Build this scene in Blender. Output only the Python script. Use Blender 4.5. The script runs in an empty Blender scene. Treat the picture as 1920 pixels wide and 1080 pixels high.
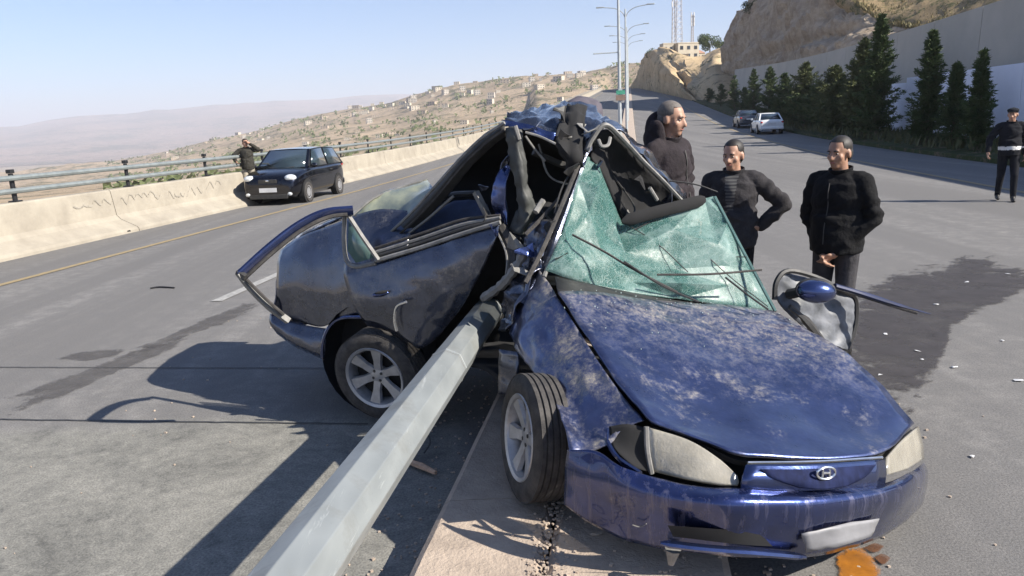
import bpy, bmesh, math, random
from math import sin, cos, pi, radians as RD
from mathutils import Vector as V, Matrix, noise, Quaternion
random.seed(7)
S = bpy.context.scene
COL = S.collection
# ------------------------------------------------------------------ camera, world, sun
EYE = 1.85; FL = 1400.0; PITCH = RD(12.3); ROLL = RD(2.7)
cam_d = bpy.data.cameras.new('camera'); cam = bpy.data.objects.new('camera', cam_d); COL.objects.link(cam)
cam_d.sensor_width = 36; cam_d.lens = FL/1920*36; cam_d.clip_start = .05; cam_d.clip_end = 60000
cam.matrix_world = Matrix.Translation((0, 0, EYE)) @ Matrix.Rotation(pi/2-PITCH, 4, 'X') @ Matrix.Rotation(-ROLL, 4, 'Z')
S.camera = cam
S.view_settings.view_transform = 'Standard'; S.view_settings.look = 'None'
S.view_settings.exposure = EXPOSURE = 1.1; S.view_settings.gamma = 1; S.view_settings.use_curve_mapping = False
SUN = V((1.27, -.56, 1.0)).normalized()
W = bpy.data.worlds.new("World"); S.world = W; W.use_nodes = True
nt = W.node_tree; nt.nodes.clear()
sk = nt.nodes.new('ShaderNodeTexSky'); sk.sky_type = 'NISHITA'; sk.sun_disc = False
sk.sun_elevation = math.asin(SUN.z); sk.sun_rotation = math.atan2(SUN.x, SUN.y); sk.altitude = 700
sk.air_density = 1.0; sk.dust_density = .9; sk.ozone_density = 7.0
bg = nt.nodes.new('ShaderNodeBackground'); bg.inputs[1].default_value = .08
ow = nt.nodes.new('ShaderNodeOutputWorld'); nt.links.new(sk.outputs[0], bg.inputs[0]); nt.links.new(bg.outputs[0], ow.inputs[0])
sun_d = bpy.data.lights.new('sun', 'SUN'); sun_d.energy = 5.0; sun_d.angle = RD(.5); sun_d.color = (1, .93, .82)
sun = bpy.data.objects.new('sun', sun_d); COL.objects.link(sun); sun.rotation_euler = SUN.to_track_quat('Z', 'Y').to_euler(); sun.location = SUN*50
S.cycles.max_bounces = 6; S.cycles.transparent_max_bounces = 12; S.cycles.volume_bounces = 0
S.cycles.use_denoising = True; S.cycles.caustics_reflective = False; S.cycles.caustics_refractive = False

def ray(px, py):                                   # viewing direction of a photograph pixel, for surveying positions
    a, b = px-960, 540-py; c, s = cos(ROLL), sin(ROLL); x = c*a+s*b; y = -s*a+c*b
    return V((x, FL*cos(PITCH)+y*sin(PITCH), -FL*sin(PITCH)+y*cos(PITCH)))
def at(px, py, Y):
    r = ray(px, py); return V((0, 0, EYE))+r*(Y/r.y)
def gr(px, py, z=0.):
    r = ray(px, py); return V((0, 0, EYE))+r*((z-EYE)/r.z)

# ------------------------------------------------------------------ materials
def nn(t, typ, **k):
    n = t.nodes.new(typ)
    for a, b in k.items():
        if a.startswith('i_'): n.inputs[a[2:].replace('_', ' ')].default_value = b
        else: setattr(n, a, b)
    return n
def c4(c): return (c[0], c[1], c[2], 1)
def ramp(t, src, stops):
    r = t.nodes.new('ShaderNodeValToRGB'); e = r.color_ramp.elements
    while len(e) < len(stops): e.new(.5)
    for x, (p, c) in zip(e, stops):
        x.position = p; x.color = c4(c) if hasattr(c, '__len__') else (c, c, c, 1)
    t.links.new(src, r.inputs[0]); return r.outputs[0]
def tex(t, scale, detail=4, rough=.6, kind='noise', dist=0., stretch=None, obj=True):
    tc = t.nodes.new('ShaderNodeTexCoord'); o = tc.outputs['Object' if obj else 'Generated']
    if stretch:
        m = t.nodes.new('ShaderNodeMapping'); m.inputs['Scale'].default_value = stretch[:3]
        if len(stretch) > 3: m.inputs['Rotation'].default_value = stretch[3]
        t.links.new(o, m.inputs[0]); o = m.outputs[0]
    if kind == 'noise':
        n = nn(t, 'ShaderNodeTexNoise'); n.inputs['Scale'].default_value = scale; n.inputs['Detail'].default_value = detail
        n.inputs['Roughness'].default_value = rough; n.inputs['Distortion'].default_value = dist
        t.links.new(o, n.inputs['Vector']); return n.outputs['Fac']
    n = nn(t, 'ShaderNodeTexVoronoi'); n.inputs['Scale'].default_value = scale
    if kind == 'edge': n.feature = 'DISTANCE_TO_EDGE'
    t.links.new(o, n.inputs['Vector']); return n.outputs['Distance']
def mix(t, f, a, b):
    m = t.nodes.new('ShaderNodeMix'); m.data_type = 'RGBA'
    for s, i in ((f, 0), (a, 6), (b, 7)):
        if hasattr(s, 'is_linked'): t.links.new(s, m.inputs[i])
        else: m.inputs[i].default_value = s if i == 0 else c4(s)
    return m.outputs[2]
def mth(t, op, a, b=0.):
    m = t.nodes.new('ShaderNodeMath'); m.operation = op; m.use_clamp = False
    for s, i in ((a, 0), (b, 1)):
        if hasattr(s, 'is_linked'): t.links.new(s, m.inputs[i])
        else: m.inputs[i].default_value = s
    return m.outputs[0]
def bump(t, p, h, strength=.3, dist=.02):
    b = t.nodes.new('ShaderNodeBump'); b.inputs['Strength'].default_value = strength; b.inputs['Distance'].default_value = dist
    t.links.new(h, b.inputs['Height']); t.links.new(b.outputs[0], p.inputs['Normal'])
def newmat(name):
    m = bpy.data.materials.new(name); m.use_nodes = True; t = m.node_tree; return m, t, t.nodes['Principled BSDF']
def setin(t, p, k, v):
    if hasattr(v, 'is_linked'): t.links.new(v, p.inputs[k])
    else: p.inputs[k].default_value = c4(v) if hasattr(v, '__len__') and len(v) == 3 else v
def mat(name, col, rough=.6, metal=0., var=.25, scale=6., bmp=0., coat=0., spec=.5, bscale=None, stretch=None, col2=None):
    m, t, p = newmat(name)
    f = tex(t, scale, 5, .65, stretch=stretch)
    lo = col2 if col2 else tuple(x*(1-var) for x in col); hi = tuple(min(1, x*(1+var)) for x in col) if not col2 else col
    setin(t, p, 'Base Color', ramp(t, f, [(.3, lo), (.7, hi)]))
    setin(t, p, 'Roughness', ramp(t, f, [(.2, max(0, rough-.08)), (.8, min(1, rough+.1))]))
    p.inputs['Metallic'].default_value = metal; p.inputs['Coat Weight'].default_value = coat; p.inputs['Coat Roughness'].default_value = .08
    p.inputs['Specular IOR Level'].default_value = spec
    if bmp: bump(t, p, tex(t, bscale or scale*6, 4, .7), bmp)
    return m
M = {}
def asphalt():
    m, t, p = newmat('asphalt')
    big = tex(t, .35, 6, .6, stretch=(1, .25, 1, (0, 0, RD(9))))
    fine = tex(t, 90, 3, .7); mid = tex(t, 5, 6, .75); wear = tex(t, 1, 5, .65, stretch=(1.3, .035, 1, (0, 0, RD(9.4))))
    c = mix(t, ramp(t, big, [(.35, 0.), (.65, 1.)]), (.20, .192, .185), (.25, .24, .228))
    c = mix(t, ramp(t, wear, [(.40, .65), (.56, 0.)]), c, (.135, .13, .126)); c = mix(t, ramp(t, wear, [(.55, 0.), (.72, .5)]), c, (.30, .29, .275))
    c = mix(t, ramp(t, mid, [(.44, .8), (.6, 0.)]), c, (.165, .16, .156))
    # the pale worn concrete-like patch of the near left lanes
    tc = t.nodes.new('ShaderNodeTexCoord'); sp = t.nodes.new('ShaderNodeSeparateXYZ'); t.links.new(tc.outputs['Object'], sp.inputs[0])
    patch = mth(t, 'MULTIPLY', ramp(t, mth(t, 'ADD', mth(t, 'MULTIPLY', sp.outputs[1], .1), mth(t, 'MULTIPLY', mid, .03)), [(.475, 1.), (.50, 0.)]), ramp(t, mth(t, 'ADD', sp.outputs[0], .4), [(0., 1.), (.1, 0.)]))
    blot = ramp(t, mth(t, 'ADD', mth(t, 'MULTIPLY', tex(t, 1.7, 8, .8, dist=.6), .6), mth(t, 'MULTIPLY', tex(t, 14, 6, .8), .4)), [(.36, (.075, .075, .068)), (.46, (.20, .197, .175)), (.60, (.34, .33, .29))])
    c = mix(t, mth(t, 'MULTIPLY', patch, .8), c, blot)
    c = mix(t, ramp(t, fine, [(.35, .55), (.6, 0.)]), c, (.05, .05, .05))
    setin(t, p, 'Base Color', c); setin(t, p, 'Roughness', .88); p.inputs['Specular IOR Level'].default_value = .3
    bump(t, p, mth(t, 'ADD', fine, mth(t, 'MULTIPLY', mid, .5)), .5, .006); return m
def paint_navy(name='navy_paint', dust=.5, seed=0., base=(.027, .043, .122), streak=False, rear=False):
    m, t, p = newmat(name)
    n1 = tex(t, 3.1, 7, .75, dist=.3); n2 = tex(t, 26, 5, .8); n3 = tex(t, 8, 6, .7)
    col = mix(t, ramp(t, n3, [(.3, 0.), (.7, 1.)]), base, tuple(x*1.7 for x in base))
    dm = mth(t, 'MULTIPLY', ramp(t, mth(t, 'ADD', mth(t, 'MULTIPLY', n1, .7), mth(t, 'MULTIPLY', n2, .3)), [(.62-.2*dust, 0.), (.70-.12*dust, 1.)]), min(1, dust*1.5))
    st = tex(t, 7, 7, .8, stretch=(1, .35, .6, (0, 0, RD(25))), dist=1.2)
    grain = ramp(t, tex(t, 75, 3, .8), [(.3, .35), (.62, 1.)])
    if rear:                                       # grit thrown back against the windscreen lies thickest on the rear of the bonnet
        tc = t.nodes.new('ShaderNodeTexCoord'); sp = t.nodes.new('ShaderNodeSeparateXYZ'); t.links.new(tc.outputs['Object'], sp.inputs[0])
        ry_ = ramp(t, mth(t, 'ADD', mth(t, 'MULTIPLY', sp.outputs[1], .6), mth(t, 'ADD', .75, mth(t, 'MULTIPLY', n1, .3))), [(.30, 0.), (.66, 1.)])
        dm = mth(t, 'MAXIMUM', dm, mth(t, 'MULTIPLY', ry_, ramp(t, mth(t, 'ADD', mth(t, 'MULTIPLY', n2, .6), mth(t, 'MULTIPLY', n3, .4)), [(.42, .12), (.57, .9)])))
    film = mth(t, 'MULTIPLY', mth(t, 'MULTIPLY', ramp(t, mth(t, 'ADD', mth(t, 'MULTIPLY', n1, .5), mth(t, 'MULTIPLY', st, .5)), [(.44, 0.), (.64, 1.)]), grain), min(.8, .55*dust))
    dm = mth(t, 'MULTIPLY', dm, grain)
    allm = mth(t, 'MAXIMUM', mth(t, 'MAXIMUM', dm, film), mth(t, 'ADD', mth(t, 'MULTIPLY', n3, .16*dust), .06*dust))
    col = mix(t, allm, col, mix(t, n2, (.15, .135, .11), (.37, .335, .28)))
    if streak:
        sv = ramp(t, tex(t, 30, 4, .7, stretch=(1, 1, .05)), [(.52, 0.), (.66, .5)]); sc_ = ramp(t, tex(t, 5, 6, .8, stretch=(.4, .4, 4)), [(.64, 0.), (.67, .5)])
        col = mix(t, mth(t, 'MAXIMUM', sv, sc_), col, (.16, .15, .19)); allm = mth(t, 'MAXIMUM', allm, mth(t, 'MULTIPLY', sv, .6))
    setin(t, p, 'Base Color', col)
    setin(t, p, 'Metallic', mth(t, 'SUBTRACT', .9, mth(t, 'MULTIPLY', allm, .9)))
    setin(t, p, 'Roughness', mth(t, 'ADD', .24, mth(t, 'MULTIPLY', allm, .5)))
    setin(t, p, 'Coat Weight', mth(t, 'SUBTRACT', 1., mth(t, 'MULTIPLY', allm, .95))); p.inputs['Coat Roughness'].default_value = .05
    bump(t, p, n1, .12, .03); return m
def glass_broken():
    m, t, p = newmat('shattered_glass')
    def vor(scale, out, feature='F1', stretch=None):
        tc = t.nodes.new('ShaderNodeTexCoord'); n = nn(t, 'ShaderNodeTexVoronoi'); n.feature = feature; n.inputs['Scale'].default_value = scale
        w = nn(t, 'ShaderNodeTexNoise'); w.inputs['Scale'].default_value = 3.; w.inputs['Detail'].default_value = 5; t.links.new(tc.outputs['Object'], w.inputs['Vector'])
        va = t.nodes.new('ShaderNodeVectorMath'); va.operation = 'MULTIPLY_ADD'; t.links.new(w.outputs['Color'], va.inputs[0]); va.inputs[1].default_value = (.25, .25, .25); t.links.new(tc.outputs['Object'], va.inputs[2]); t.links.new(va.outputs[0], n.inputs['Vector']); return n.outputs[out]
    fine = ramp(t, vor(95, 'Distance', 'DISTANCE_TO_EDGE'), [(0., 1.), (.07, 0.)]); mid = ramp(t, vor(26, 'Distance', 'DISTANCE_TO_EDGE'), [(0., 1.), (.022, 0.)])
    cell = vor(13, 'Color'); bw = t.nodes.new('ShaderNodeRGBToBW'); t.links.new(cell, bw.inputs[0]); n = tex(t, 3.1, 7, .72, dist=.5); n2 = tex(t, 40, 4, .7)
    shard = ramp(t, mth(t, 'ADD', mth(t, 'MULTIPLY', bw.outputs[0], .06), mth(t, 'MULTIPLY', n, .94)), [(.47, .0), (.70, .7)])
    c = mix(t, n2, (.045, .185, .165), (.095, .275, .245)); c = mix(t, shard, c, (.42, .54, .51)); c = mix(t, mth(t, 'MULTIPLY', fine, .35), c, (.70, .80, .77)); c = mix(t, mth(t, 'MULTIPLY', mid, .5), c, (.80, .86, .84))
    setin(t, p, 'Base Color', c); setin(t, p, 'Roughness', ramp(t, n2, [(.3, .28), (.7, .5)]))
    setin(t, p, 'Alpha', mth(t, 'ADD', .34, mth(t, 'MULTIPLY', mth(t, 'MAXIMUM', shard, mth(t, 'MULTIPLY', fine, .6)), .5)))
    p.inputs['Specular IOR Level'].default_value = .45
    tr = nn(t, 'ShaderNodeBsdfTranslucent'); t.links.new(c, tr.inputs[0]); ms = nn(t, 'ShaderNodeMixShader'); ms.inputs[0].default_value = .18
    out = t.nodes['Material Output']; t.links.new(p.outputs[0], ms.inputs[1]); t.links.new(tr.outputs[0], ms.inputs[2]); t.links.new(ms.outputs[0], out.inputs[0])
    bump(t, p, mth(t, 'ADD', mid, mth(t, 'MULTIPLY', n2, .5)), .12, .005); return m
def galv():
    m, t, p = newmat('galvanised_steel')
    v = tex(t, 16, kind='vor', stretch=(1, .35, 1)); n = tex(t, 5, 6, .7)
    scf = ramp(t, tex(t, 9, 6, .8, stretch=(3, .25, 3), dist=.5), [(.60, 0.), (.68, .7)])
    c = mix(t, v, (.21, .228, .232), (.285, .305, .305)); c = mix(t, ramp(t, n, [(.50, 0.), (.70, .6)]), c, (.17, .17, .155)); c = mix(t, scf, c, (.42, .44, .44))
    setin(t, p, 'Base Color', c); p.inputs['Metallic'].default_value = .25; setin(t, p, 'Roughness', ramp(t, n, [(.3, .4), (.7, .6)])); return m
def hill_mat(name, soil, soil2, green, gscale, hscale, gth=.5):
    m, t, p = newmat(name)
    a = tex(t, hscale, 8, .7); b = tex(t, gscale, 6, .75); d = tex(t, gscale*7, 4, .7)
    c = mix(t, ramp(t, a, [(.35, 0.), (.65, 1.)]), soil, soil2)
    c = mix(t, ramp(t, mth(t, 'ADD', mth(t, 'MULTIPLY', b, .65), mth(t, 'MULTIPLY', d, .35)), [(gth-.03, 0.), (gth+.04, 1.)]), c, green)
    setin(t, p, 'Base Color', c); p.inputs['Roughness'].default_value = .95; p.inputs['Specular IOR Level'].default_value = .1
    bump(t, p, d, .6, .5/gscale*.2); return m
def leaf_mat(name, a, b, scale=3.):
    m, t, p = newmat(name)
    setin(t, p, 'Base Color', ramp(t, tex(t, scale, 4, .7), [(.3, a), (.7, b)])); p.inputs['Roughness'].default_value = .7
    p.inputs['Specular IOR Level'].default_value = .25; return m
def glass_dark(name='car_glass', c=(.02, .03, .035)):
    m, t, p = newmat(name); setin(t, p, 'Base Color', ramp(t, tex(t, 2.), [(.3, c), (.7, tuple(x*1.6 for x in c))])); p.inputs['Roughness'].default_value = .06; p.inputs['Coat Weight'].default_value = .6; return m
M['asphalt'] = asphalt()
M['kerb'] = mat('kerb_concrete', (.47, .385, .31), .9, 0, .22, 7, .5, col2=(.32, .26, .21))
M['barrier'] = mat('barrier_concrete', (.36, .325, .265), .9, 0, .2, 1.6, .4, bscale=14, col2=(.25, .222, .18))
M['white_line'] = mat('road_paint_white', (.30, .295, .28), .8, 0, .35, 14, .2)
M['yellow_line'] = mat('road_paint_yellow', (.34, .25, .12), .8, 0, .35, 9, .2, col2=(.22, .185, .12))
def stain(name, col, rough, fuzz=.55, sc=9., op=.93):
    m, t, p = newmat(name); at_ = t.nodes.new('ShaderNodeAttribute'); at_.attribute_name = 'edge'; n = tex(t, sc, 8, .75, dist=.4); n2 = tex(t, sc*.35, 5, .6)
    setin(t, p, 'Base Color', ramp(t, n, [(.3, tuple(x*.7 for x in col)), (.7, tuple(x*1.3 for x in col))])); p.inputs['Roughness'].default_value = rough; p.inputs['Specular IOR Level'].default_value = .3
    a = mth(t, 'ADD', at_.outputs['Fac'], mth(t, 'MULTIPLY', mth(t, 'SUBTRACT', mth(t, 'ADD', mth(t, 'MULTIPLY', n, .6), mth(t, 'MULTIPLY', n2, .4)), .5), 2.6*fuzz)); setin(t, p, 'Alpha', mth(t, 'MULTIPLY', ramp(t, a, [(.32, 0.), (.60, op)]), ramp(t, n2, [(.30, .55), (.55, 1.)]))); return m
M['wet'] = stain('wet_stain', (.055, .05, .051), .7, 1.25, 5., .85)
M['seam'] = mat('tar_seam', (.04, .04, .04), .7)
M['tyremark'] = stain('dust_mark', (.085, .08, .08), .9, 1.1, 14, .55)
M['oil'] = stain('orange_fluid', (.36, .14, .02), .3, 1.0, 12)
M['brownstain'] = stain('brown_fluid', (.13, .06, .03), .5, .5, 16)
M['paperorange'] = mat('orange_scrap', (.5, .2, .08), .7)
M['grey_metal'] = mat('rail_pipe', (.22, .245, .245), .5, .3, .15)
M['black_metal'] = mat('black_metal', (.018, .018, .02), .5)
M['graffiti'] = mat('graffiti_ink', (.275, .25, .21), .9, 0, .3, 9)
M['navy'] = paint_navy('navy_paint_dusty', .58, rear=True); M['navy_dirty'] = paint_navy('navy_paint_dirty', .95)
M['roofskin'] = paint_navy('roof_paint_scraped', .5, 0, (.022, .028, .045))
M['frameblue'] = mat('scraped_blue', (.022, .03, .075), .6, .2, .4, 14)
M['grille'] = mat('grille_blue', (.014, .019, .055), .8, 0, .5, 30, 0, 0, .1, stretch=(1, 1, .15))
M['navy_clean'] = paint_navy('navy_paint', .14)
M['navy_grey'] = paint_navy('navy_paint_scuffed', .5, 0, (.036, .044, .072))
M['bumper'] = paint_navy('bumper_paint_darkened', .16, 0, (.018, .030, .105), True)  # navy base darkened to paint in the dark ground mirrored by the bumper
M['shatter'] = glass_broken()
M['galv'] = galv(); M['glasscrumb'] = mat('glass_crumb', (.40, .48, .45), .2, 0, .3, 20)
M['rubber'] = mat('tyre_rubber', (.02, .019, .02), .8, 0, .35, 14, .3, col2=(.075, .068, .062))
M['trim'] = mat('black_trim', (.02, .02, .021), .55, 0, .4, 12, col2=(.045, .043, .04))
M['greytrim'] = mat('dusty_grey_trim', (.19, .185, .175), .6, .1, .35, 18)
M['lining'] = mat('interior_lining', (.012, .012, .013), .95, 0, .4, 8)
M['seatcloth'] = mat('seat_cloth', (.035, .05, .10), .9, 0, .3, 14)
M['alloy'] = mat('alloy_rim', (.42, .42, .43), .42, .6, .2, 18)
M['lampglass'] = mat('hazed_headlight', (.56, .52, .43), .14, 0, .35, 5, .25, .9, .5, 40, (1, 1, .2), col2=(.30, .28, .23)); M['lampglass'].node_tree.nodes['Principled BSDF'].inputs['Alpha'].default_value = .72
M['chrome'] = mat('chrome', (.7, .7, .7), .18, .9, .1)
M['plate'] = mat('plate_white', (.62, .62, .62), .5, 0, .1); M['plategrey'] = mat('dirty_plate', (.19, .19, .20), .5, 0, .2, 5)
M['rearglass'] = mat('rear_glass_sky_tint', (.36, .37, .25), .12, 0, .5, 5, 0, .8, col2=(.13, .16, .15))  # yellowish sky reflection on the rear pane is put into the base colour
M['glass'] = glass_dark()
M['quarterglass'] = mat('green_quarter_glass', (.10, .17, .16), .1, 0, .3, 6, 0, .6)
M['wood'] = mat('raw_wood', (.50, .33, .22), .8, 0, .3, 30)
M['rust'] = mat('rusty_brown', (.20, .085, .045), .9, 0, .4, 20)

# ------------------------------------------------------------------ mesh helpers
OFF = {}
class MB:
    def __init__(s): s.v = []; s.f = []; s.m = []
    def add(s, vs, fs, mi=0):
        o = len(s.v); s.v += [V(x) for x in vs]; s.f += [tuple(i+o for i in f) for f in fs]; s.m += [mi]*len(fs)
    def box(s, c, d, rot=None, mi=0, taper=1.):
        R = rot if rot is not None else Matrix.Identity(3)
        vs = []
        for k in (-1, 1):
            q = taper if k > 0 else 1
            vs += [V(c)+R@V((sx*d[0]/2*q, sy*d[1]/2*q, k*d[2]/2)) for sx, sy in ((-1, -1), (1, -1), (1, 1), (-1, 1))]
        s.add(vs, [(0, 3, 2, 1), (4, 5, 6, 7), (0, 1, 5, 4), (1, 2, 6, 5), (2, 3, 7, 6), (3, 0, 4, 7)], mi)
    def tube(s, pts, r, n=8, mi=0, caps=True, flat=1., up=None):
        pts = [V(p) for p in pts]; N = len(pts); rs = list(r) if hasattr(r, '__len__') else [r]*N
        vs = []; prev = None
        for i, p in enumerate(pts):
            d = (pts[min(i+1, N-1)]-pts[max(i-1, 0)]).normalized()
            a = V(up) if up is not None else (prev if prev is not None else (V((0, 0, 1)) if abs(d.z) < .9 else V((1, 0, 0))))
            x = a-d*a.dot(d); x = x.normalized() if x.length > 1e-6 else d.orthogonal().normalized(); prev = x; y = d.cross(x)
            for k in range(n):
                an = 2*pi*k/n; vs.append(p+(x*cos(an)*flat+y*sin(an))*rs[i])
        fs = [(i*n+k, i*n+(k+1) % n, (i+1)*n+(k+1) % n, (i+1)*n+k) for i in range(N-1) for k in range(n)]
        if caps: fs += [tuple(range(n))[::-1], tuple((N-1)*n+k for k in range(n))]
        s.add(vs, fs, mi)
    def lathe(s, prof, c=(0, 0, 0), R=None, n=24, mi=0, closed=False):      # profile of (radius, axial) about local x
        R = R if R is not None else Matrix.Identity(3); vs = []
        for r, a in prof:
            for k in range(n):
                an = 2*pi*k/n; vs.append(V(c)+R@V((a, r*cos(an), r*sin(an))))
        L = len(prof); rng = range(L if closed else L-1)
        s.add(vs, [(i*n+k, i*n+(k+1) % n, ((i+1) % L)*n+(k+1) % n, ((i+1) % L)*n+k) for i in rng for k in range(n)], mi)
    def ell(s, c, d, n=12, m=8, R=None, mi=0):
        R = R if R is not None else Matrix.Identity(3); vs = [V(c)+R@V((0, 0, -d[2]))]
        for j in range(1, m):
            t = -pi/2+pi*j/m
            for k in range(n):
                a = 2*pi*k/n; vs.append(V(c)+R@V((d[0]*cos(t)*cos(a), d[1]*cos(t)*sin(a), d[2]*sin(t))))
        vs.append(V(c)+R@V((0, 0, d[2]))); L = len(vs)-1
        fs = [(0, 1+(k+1) % n, 1+k) for k in range(n)]
        fs += [(1+j*n+k, 1+j*n+(k+1) % n, 1+(j+1)*n+(k+1) % n, 1+(j+1)*n+k) for j in range(m-2) for k in range(n)]
        fs += [(1+(m-2)*n+k, 1+(m-2)*n+(k+1) % n, L) for k in range(n)]
        s.add(vs, fs, mi)
    def sheet(s, grid, mi=0):
        R, C = len(grid), len(grid[0])
        s.add([p for r in grid for p in r], [(i*C+j, i*C+j+1, (i+1)*C+j+1, (i+1)*C+j) for i in range(R-1) for j in range(C-1)], mi)
    def build(s, name, mats, parent=None, smooth=True, solid=0., bevel=0., ang=40):
        off = OFF.get(parent.name, V((0, 0, 0))) if parent else V((0, 0, 0))
        me = bpy.data.meshes.new(name); me.from_pydata([v-off for v in s.v], [], s.f); me.validate()
        mats = mats if isinstance(mats, (list, tuple)) else [mats]
        for m in mats: me.materials.append(m)
        if len(mats) > 1 and len(me.polygons) == len(s.m): me.polygons.foreach_set('material_index', s.m)
        if smooth:
            me.polygons.foreach_set('use_smooth', [True]*len(me.polygons))
            try: me.set_sharp_from_angle(angle=RD(ang))
            except Exception: pass
        o = bpy.data.objects.new(name, me); COL.objects.link(o)
        if parent: o.parent = parent; OFF[o.name] = off
        if bevel: b = o.modifiers.new('bevel', 'BEVEL'); b.width = bevel; b.segments = 2; b.limit_method = 'ANGLE'
        if solid: q = o.modifiers.new('solid', 'SOLIDIFY'); q.thickness = solid; q.offset = 0
        return o
def tag(o, label=None, cat=None, group=None, kind=None):
    for k, v in (('label', label), ('category', cat), ('group', group), ('kind', kind)):
        if v: o[k] = v
    return o
def empty(name, loc, label, cat, group=None, rz=0.):
    o = bpy.data.objects.new(name, None); COL.objects.link(o); o.location = loc; o.rotation_euler.z = rz; o.empty_display_size = .2
    OFF[o.name] = V(loc) if not rz else V((0, 0, 0)); return tag(o, label, cat, group)
def copy_tree(o, parent=None):
    c = o.copy(); COL.objects.link(c)
    if parent: c.parent = parent
    for ch in o.children: copy_tree(ch, c)
    return c
def cr(p, t):                                       # Catmull-Rom through a list of points
    n = len(p)-1; i = min(int(t), n-1); f = t-i
    a, b, c, d = p[max(i-1, 0)], p[i], p[i+1], p[min(i+2, n)]
    if i == 0: a = b*2-c
    if i+2 > n: d = c*2-b
    return (b*2+(c-a)*f+(a*2-b*5+c*4-d)*f*f+(b*3-a-c*3+d)*f**3)*.5
def curve(p, k=6):
    p = [V(x) for x in p]; n = (len(p)-1)*k; return [cr(p, i/k) for i in range(n+1)]
def dense(grid, k=5, amp=0., scale=4., seed=0.):
    rows = [curve(r, k) for r in grid]; cols = list(zip(*rows)); cols = [curve(list(c), k) for c in cols]
    g = [list(r) for r in zip(*cols)]
    if amp:
        R, C = len(g), len(g[0]); out = []
        for i in range(R):
            row = []
            for j in range(C):
                n = (g[min(i+1, R-1)][j]-g[max(i-1, 0)][j]).cross(g[i][min(j+1, C-1)]-g[i][max(j-1, 0)])
                n = n.normalized() if n.length > 1e-9 else V((0, 0, 1)); q = g[i][j]*scale+V((seed, seed*2.3, 0))
                row.append(g[i][j]+n*amp*(noise.noise(q)+.8*(.5-2*abs(noise.noise(q*1.6)))+.45*(.4-1.6*abs(noise.noise(q*3.7)))))
            out.append(row)
        g = out
    return g
def patch(name, grid, m, parent, k=5, amp=0., scale=4., seed=0., th=.006):
    b = MB(); b.sheet(dense(grid, k, amp, scale, seed)); return b.build(name, m, parent, solid=th, ang=60)
# ------------------------------------------------------------------ setting: a road in two carriageways climbing away along X = o + .165*Y
K = .165
def zr(Y): return 0. if Y < 20 else (.0555*(Y-20)**2/140 if Y < 90 else (1.9425+.0555*(Y-90) if Y < 300 else 13.6+.0555*20*(1-math.exp(-(Y-300)/20.))-.0004*(Y-300)**2))
def rd(o, Y, dz=0.): return V((o+K*Y, Y, zr(Y)+dz))
YS = [-45, -20, -8, 0, 2, 4, 6, 8, 10, 12, 15, 18, 21, 24, 28, 32, 36, 40, 45, 50, 56, 62, 70, 80, 90, 105, 125, 150, 180, 220, 260, 290, 310, 330, 350]
def strip(o0, o1, ys=YS, dz=0., n=1):
    b = MB(); b.sheet([[rd(o0+(o1-o0)*j/n, Y, dz) for j in range(n+1)] for Y in ys]); return b
tag(strip(-10.9, 11.2, n=12).build('road', M['asphalt']), kind='structure')
b = MB()
ys = [y for y in YS]
for o0, o1 in ((-8.87, -8.73), (8.05, 8.19)): b.sheet([[rd(o0, Y, .008), rd(o1, Y, .008)] for Y in ys])
tag(b.build('yellow_edge_line', M['yellow_line']), kind='structure')
b = MB()
Y = -9.2
while Y < 200:
    b.sheet([[rd(-4.92, y, .008), rd(-4.78, y, .008)] for y in (Y, Y+1.1, Y+2.2)])
    Y += 5.9
tag(b.build('lane_marking', M['white_line']), kind='structure')
def blotch(name, pts, m, dz=.006, jag=.1, seed=0, kind='structure'):     # an irregular flat stain on the road
    pts = [V(p) for p in pts]; loop = curve(pts+[pts[0]], 14)[:-1]; c = sum(pts, V((0, 0, 0)))/len(pts); b = MB(); vs = []
    for i, p in enumerate(loop):
        n = noise.noise(p*3+V((seed, 0, 0)))+.7*noise.noise(p*9+V((seed, 5, 0))); vs.append(c+(p-c)*(1+jag*n)+V((0, 0, dz-p.z*0)))
    n_ = len(vs); rings = [[c+(p-c)*f for p in vs] for f in (.45, .80, 1.42)]
    for r in rings:
        for q in r: q.z = dz
    b.add([V((c.x, c.y, dz))]+rings[0]+rings[1]+rings[2], [(0, 1+i, 1+(i+1) % n_) for i in range(n_)]+[(1+k*n_+i, 1+(k+1)*n_+i, 1+(k+1)*n_+(i+1) % n_, 1+k*n_+(i+1) % n_) for k in (0, 1) for i in range(n_)])
    o = b.build(name, m); at_ = o.data.attributes.new('edge', 'FLOAT', 'POINT')
    for i in range(len(o.data.vertices)): at_.data[i].value = 1. if i < 1+n_ else (.78 if i < 1+2*n_ else 0.)
    return tag(o, kind=kind)
def G4(l): return [gr(*p) for p in l]
blotch('coolant_stain', G4([(1600, 590), (1660, 535), (1740, 510), (1830, 492), (1862, 505), (1915, 512), (1915, 545), (1880, 560), (1800, 600), (1770, 650), (1740, 700), (1680, 730), (1600, 700)]), M['wet'], .006, .10, 3)
blotch('drip_stain', G4([(250, 655), (330, 625), (410, 590), (470, 570), (462, 585), (420, 605), (350, 630), (280, 655)]), M['tyremark'], .007, .22, 1)
blotch('drip_stain', G4([(120, 672), (160, 660), (215, 657), (205, 668), (165, 676)]), M['tyremark'], .007, .25, 2)
blotch('drip_stain', G4([(60, 735), (240, 665), (330, 640), (300, 662), (180, 715), (80, 752)]), M['tyremark'], .0065, .2, 6)
blotch('orange_fluid_stain', G4([(1572, 1062), (1578, 1042), (1600, 1036), (1628, 1046), (1642, 1078), (1625, 1100), (1585, 1098)]), M['oil'], .008, .12, 4)
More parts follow.
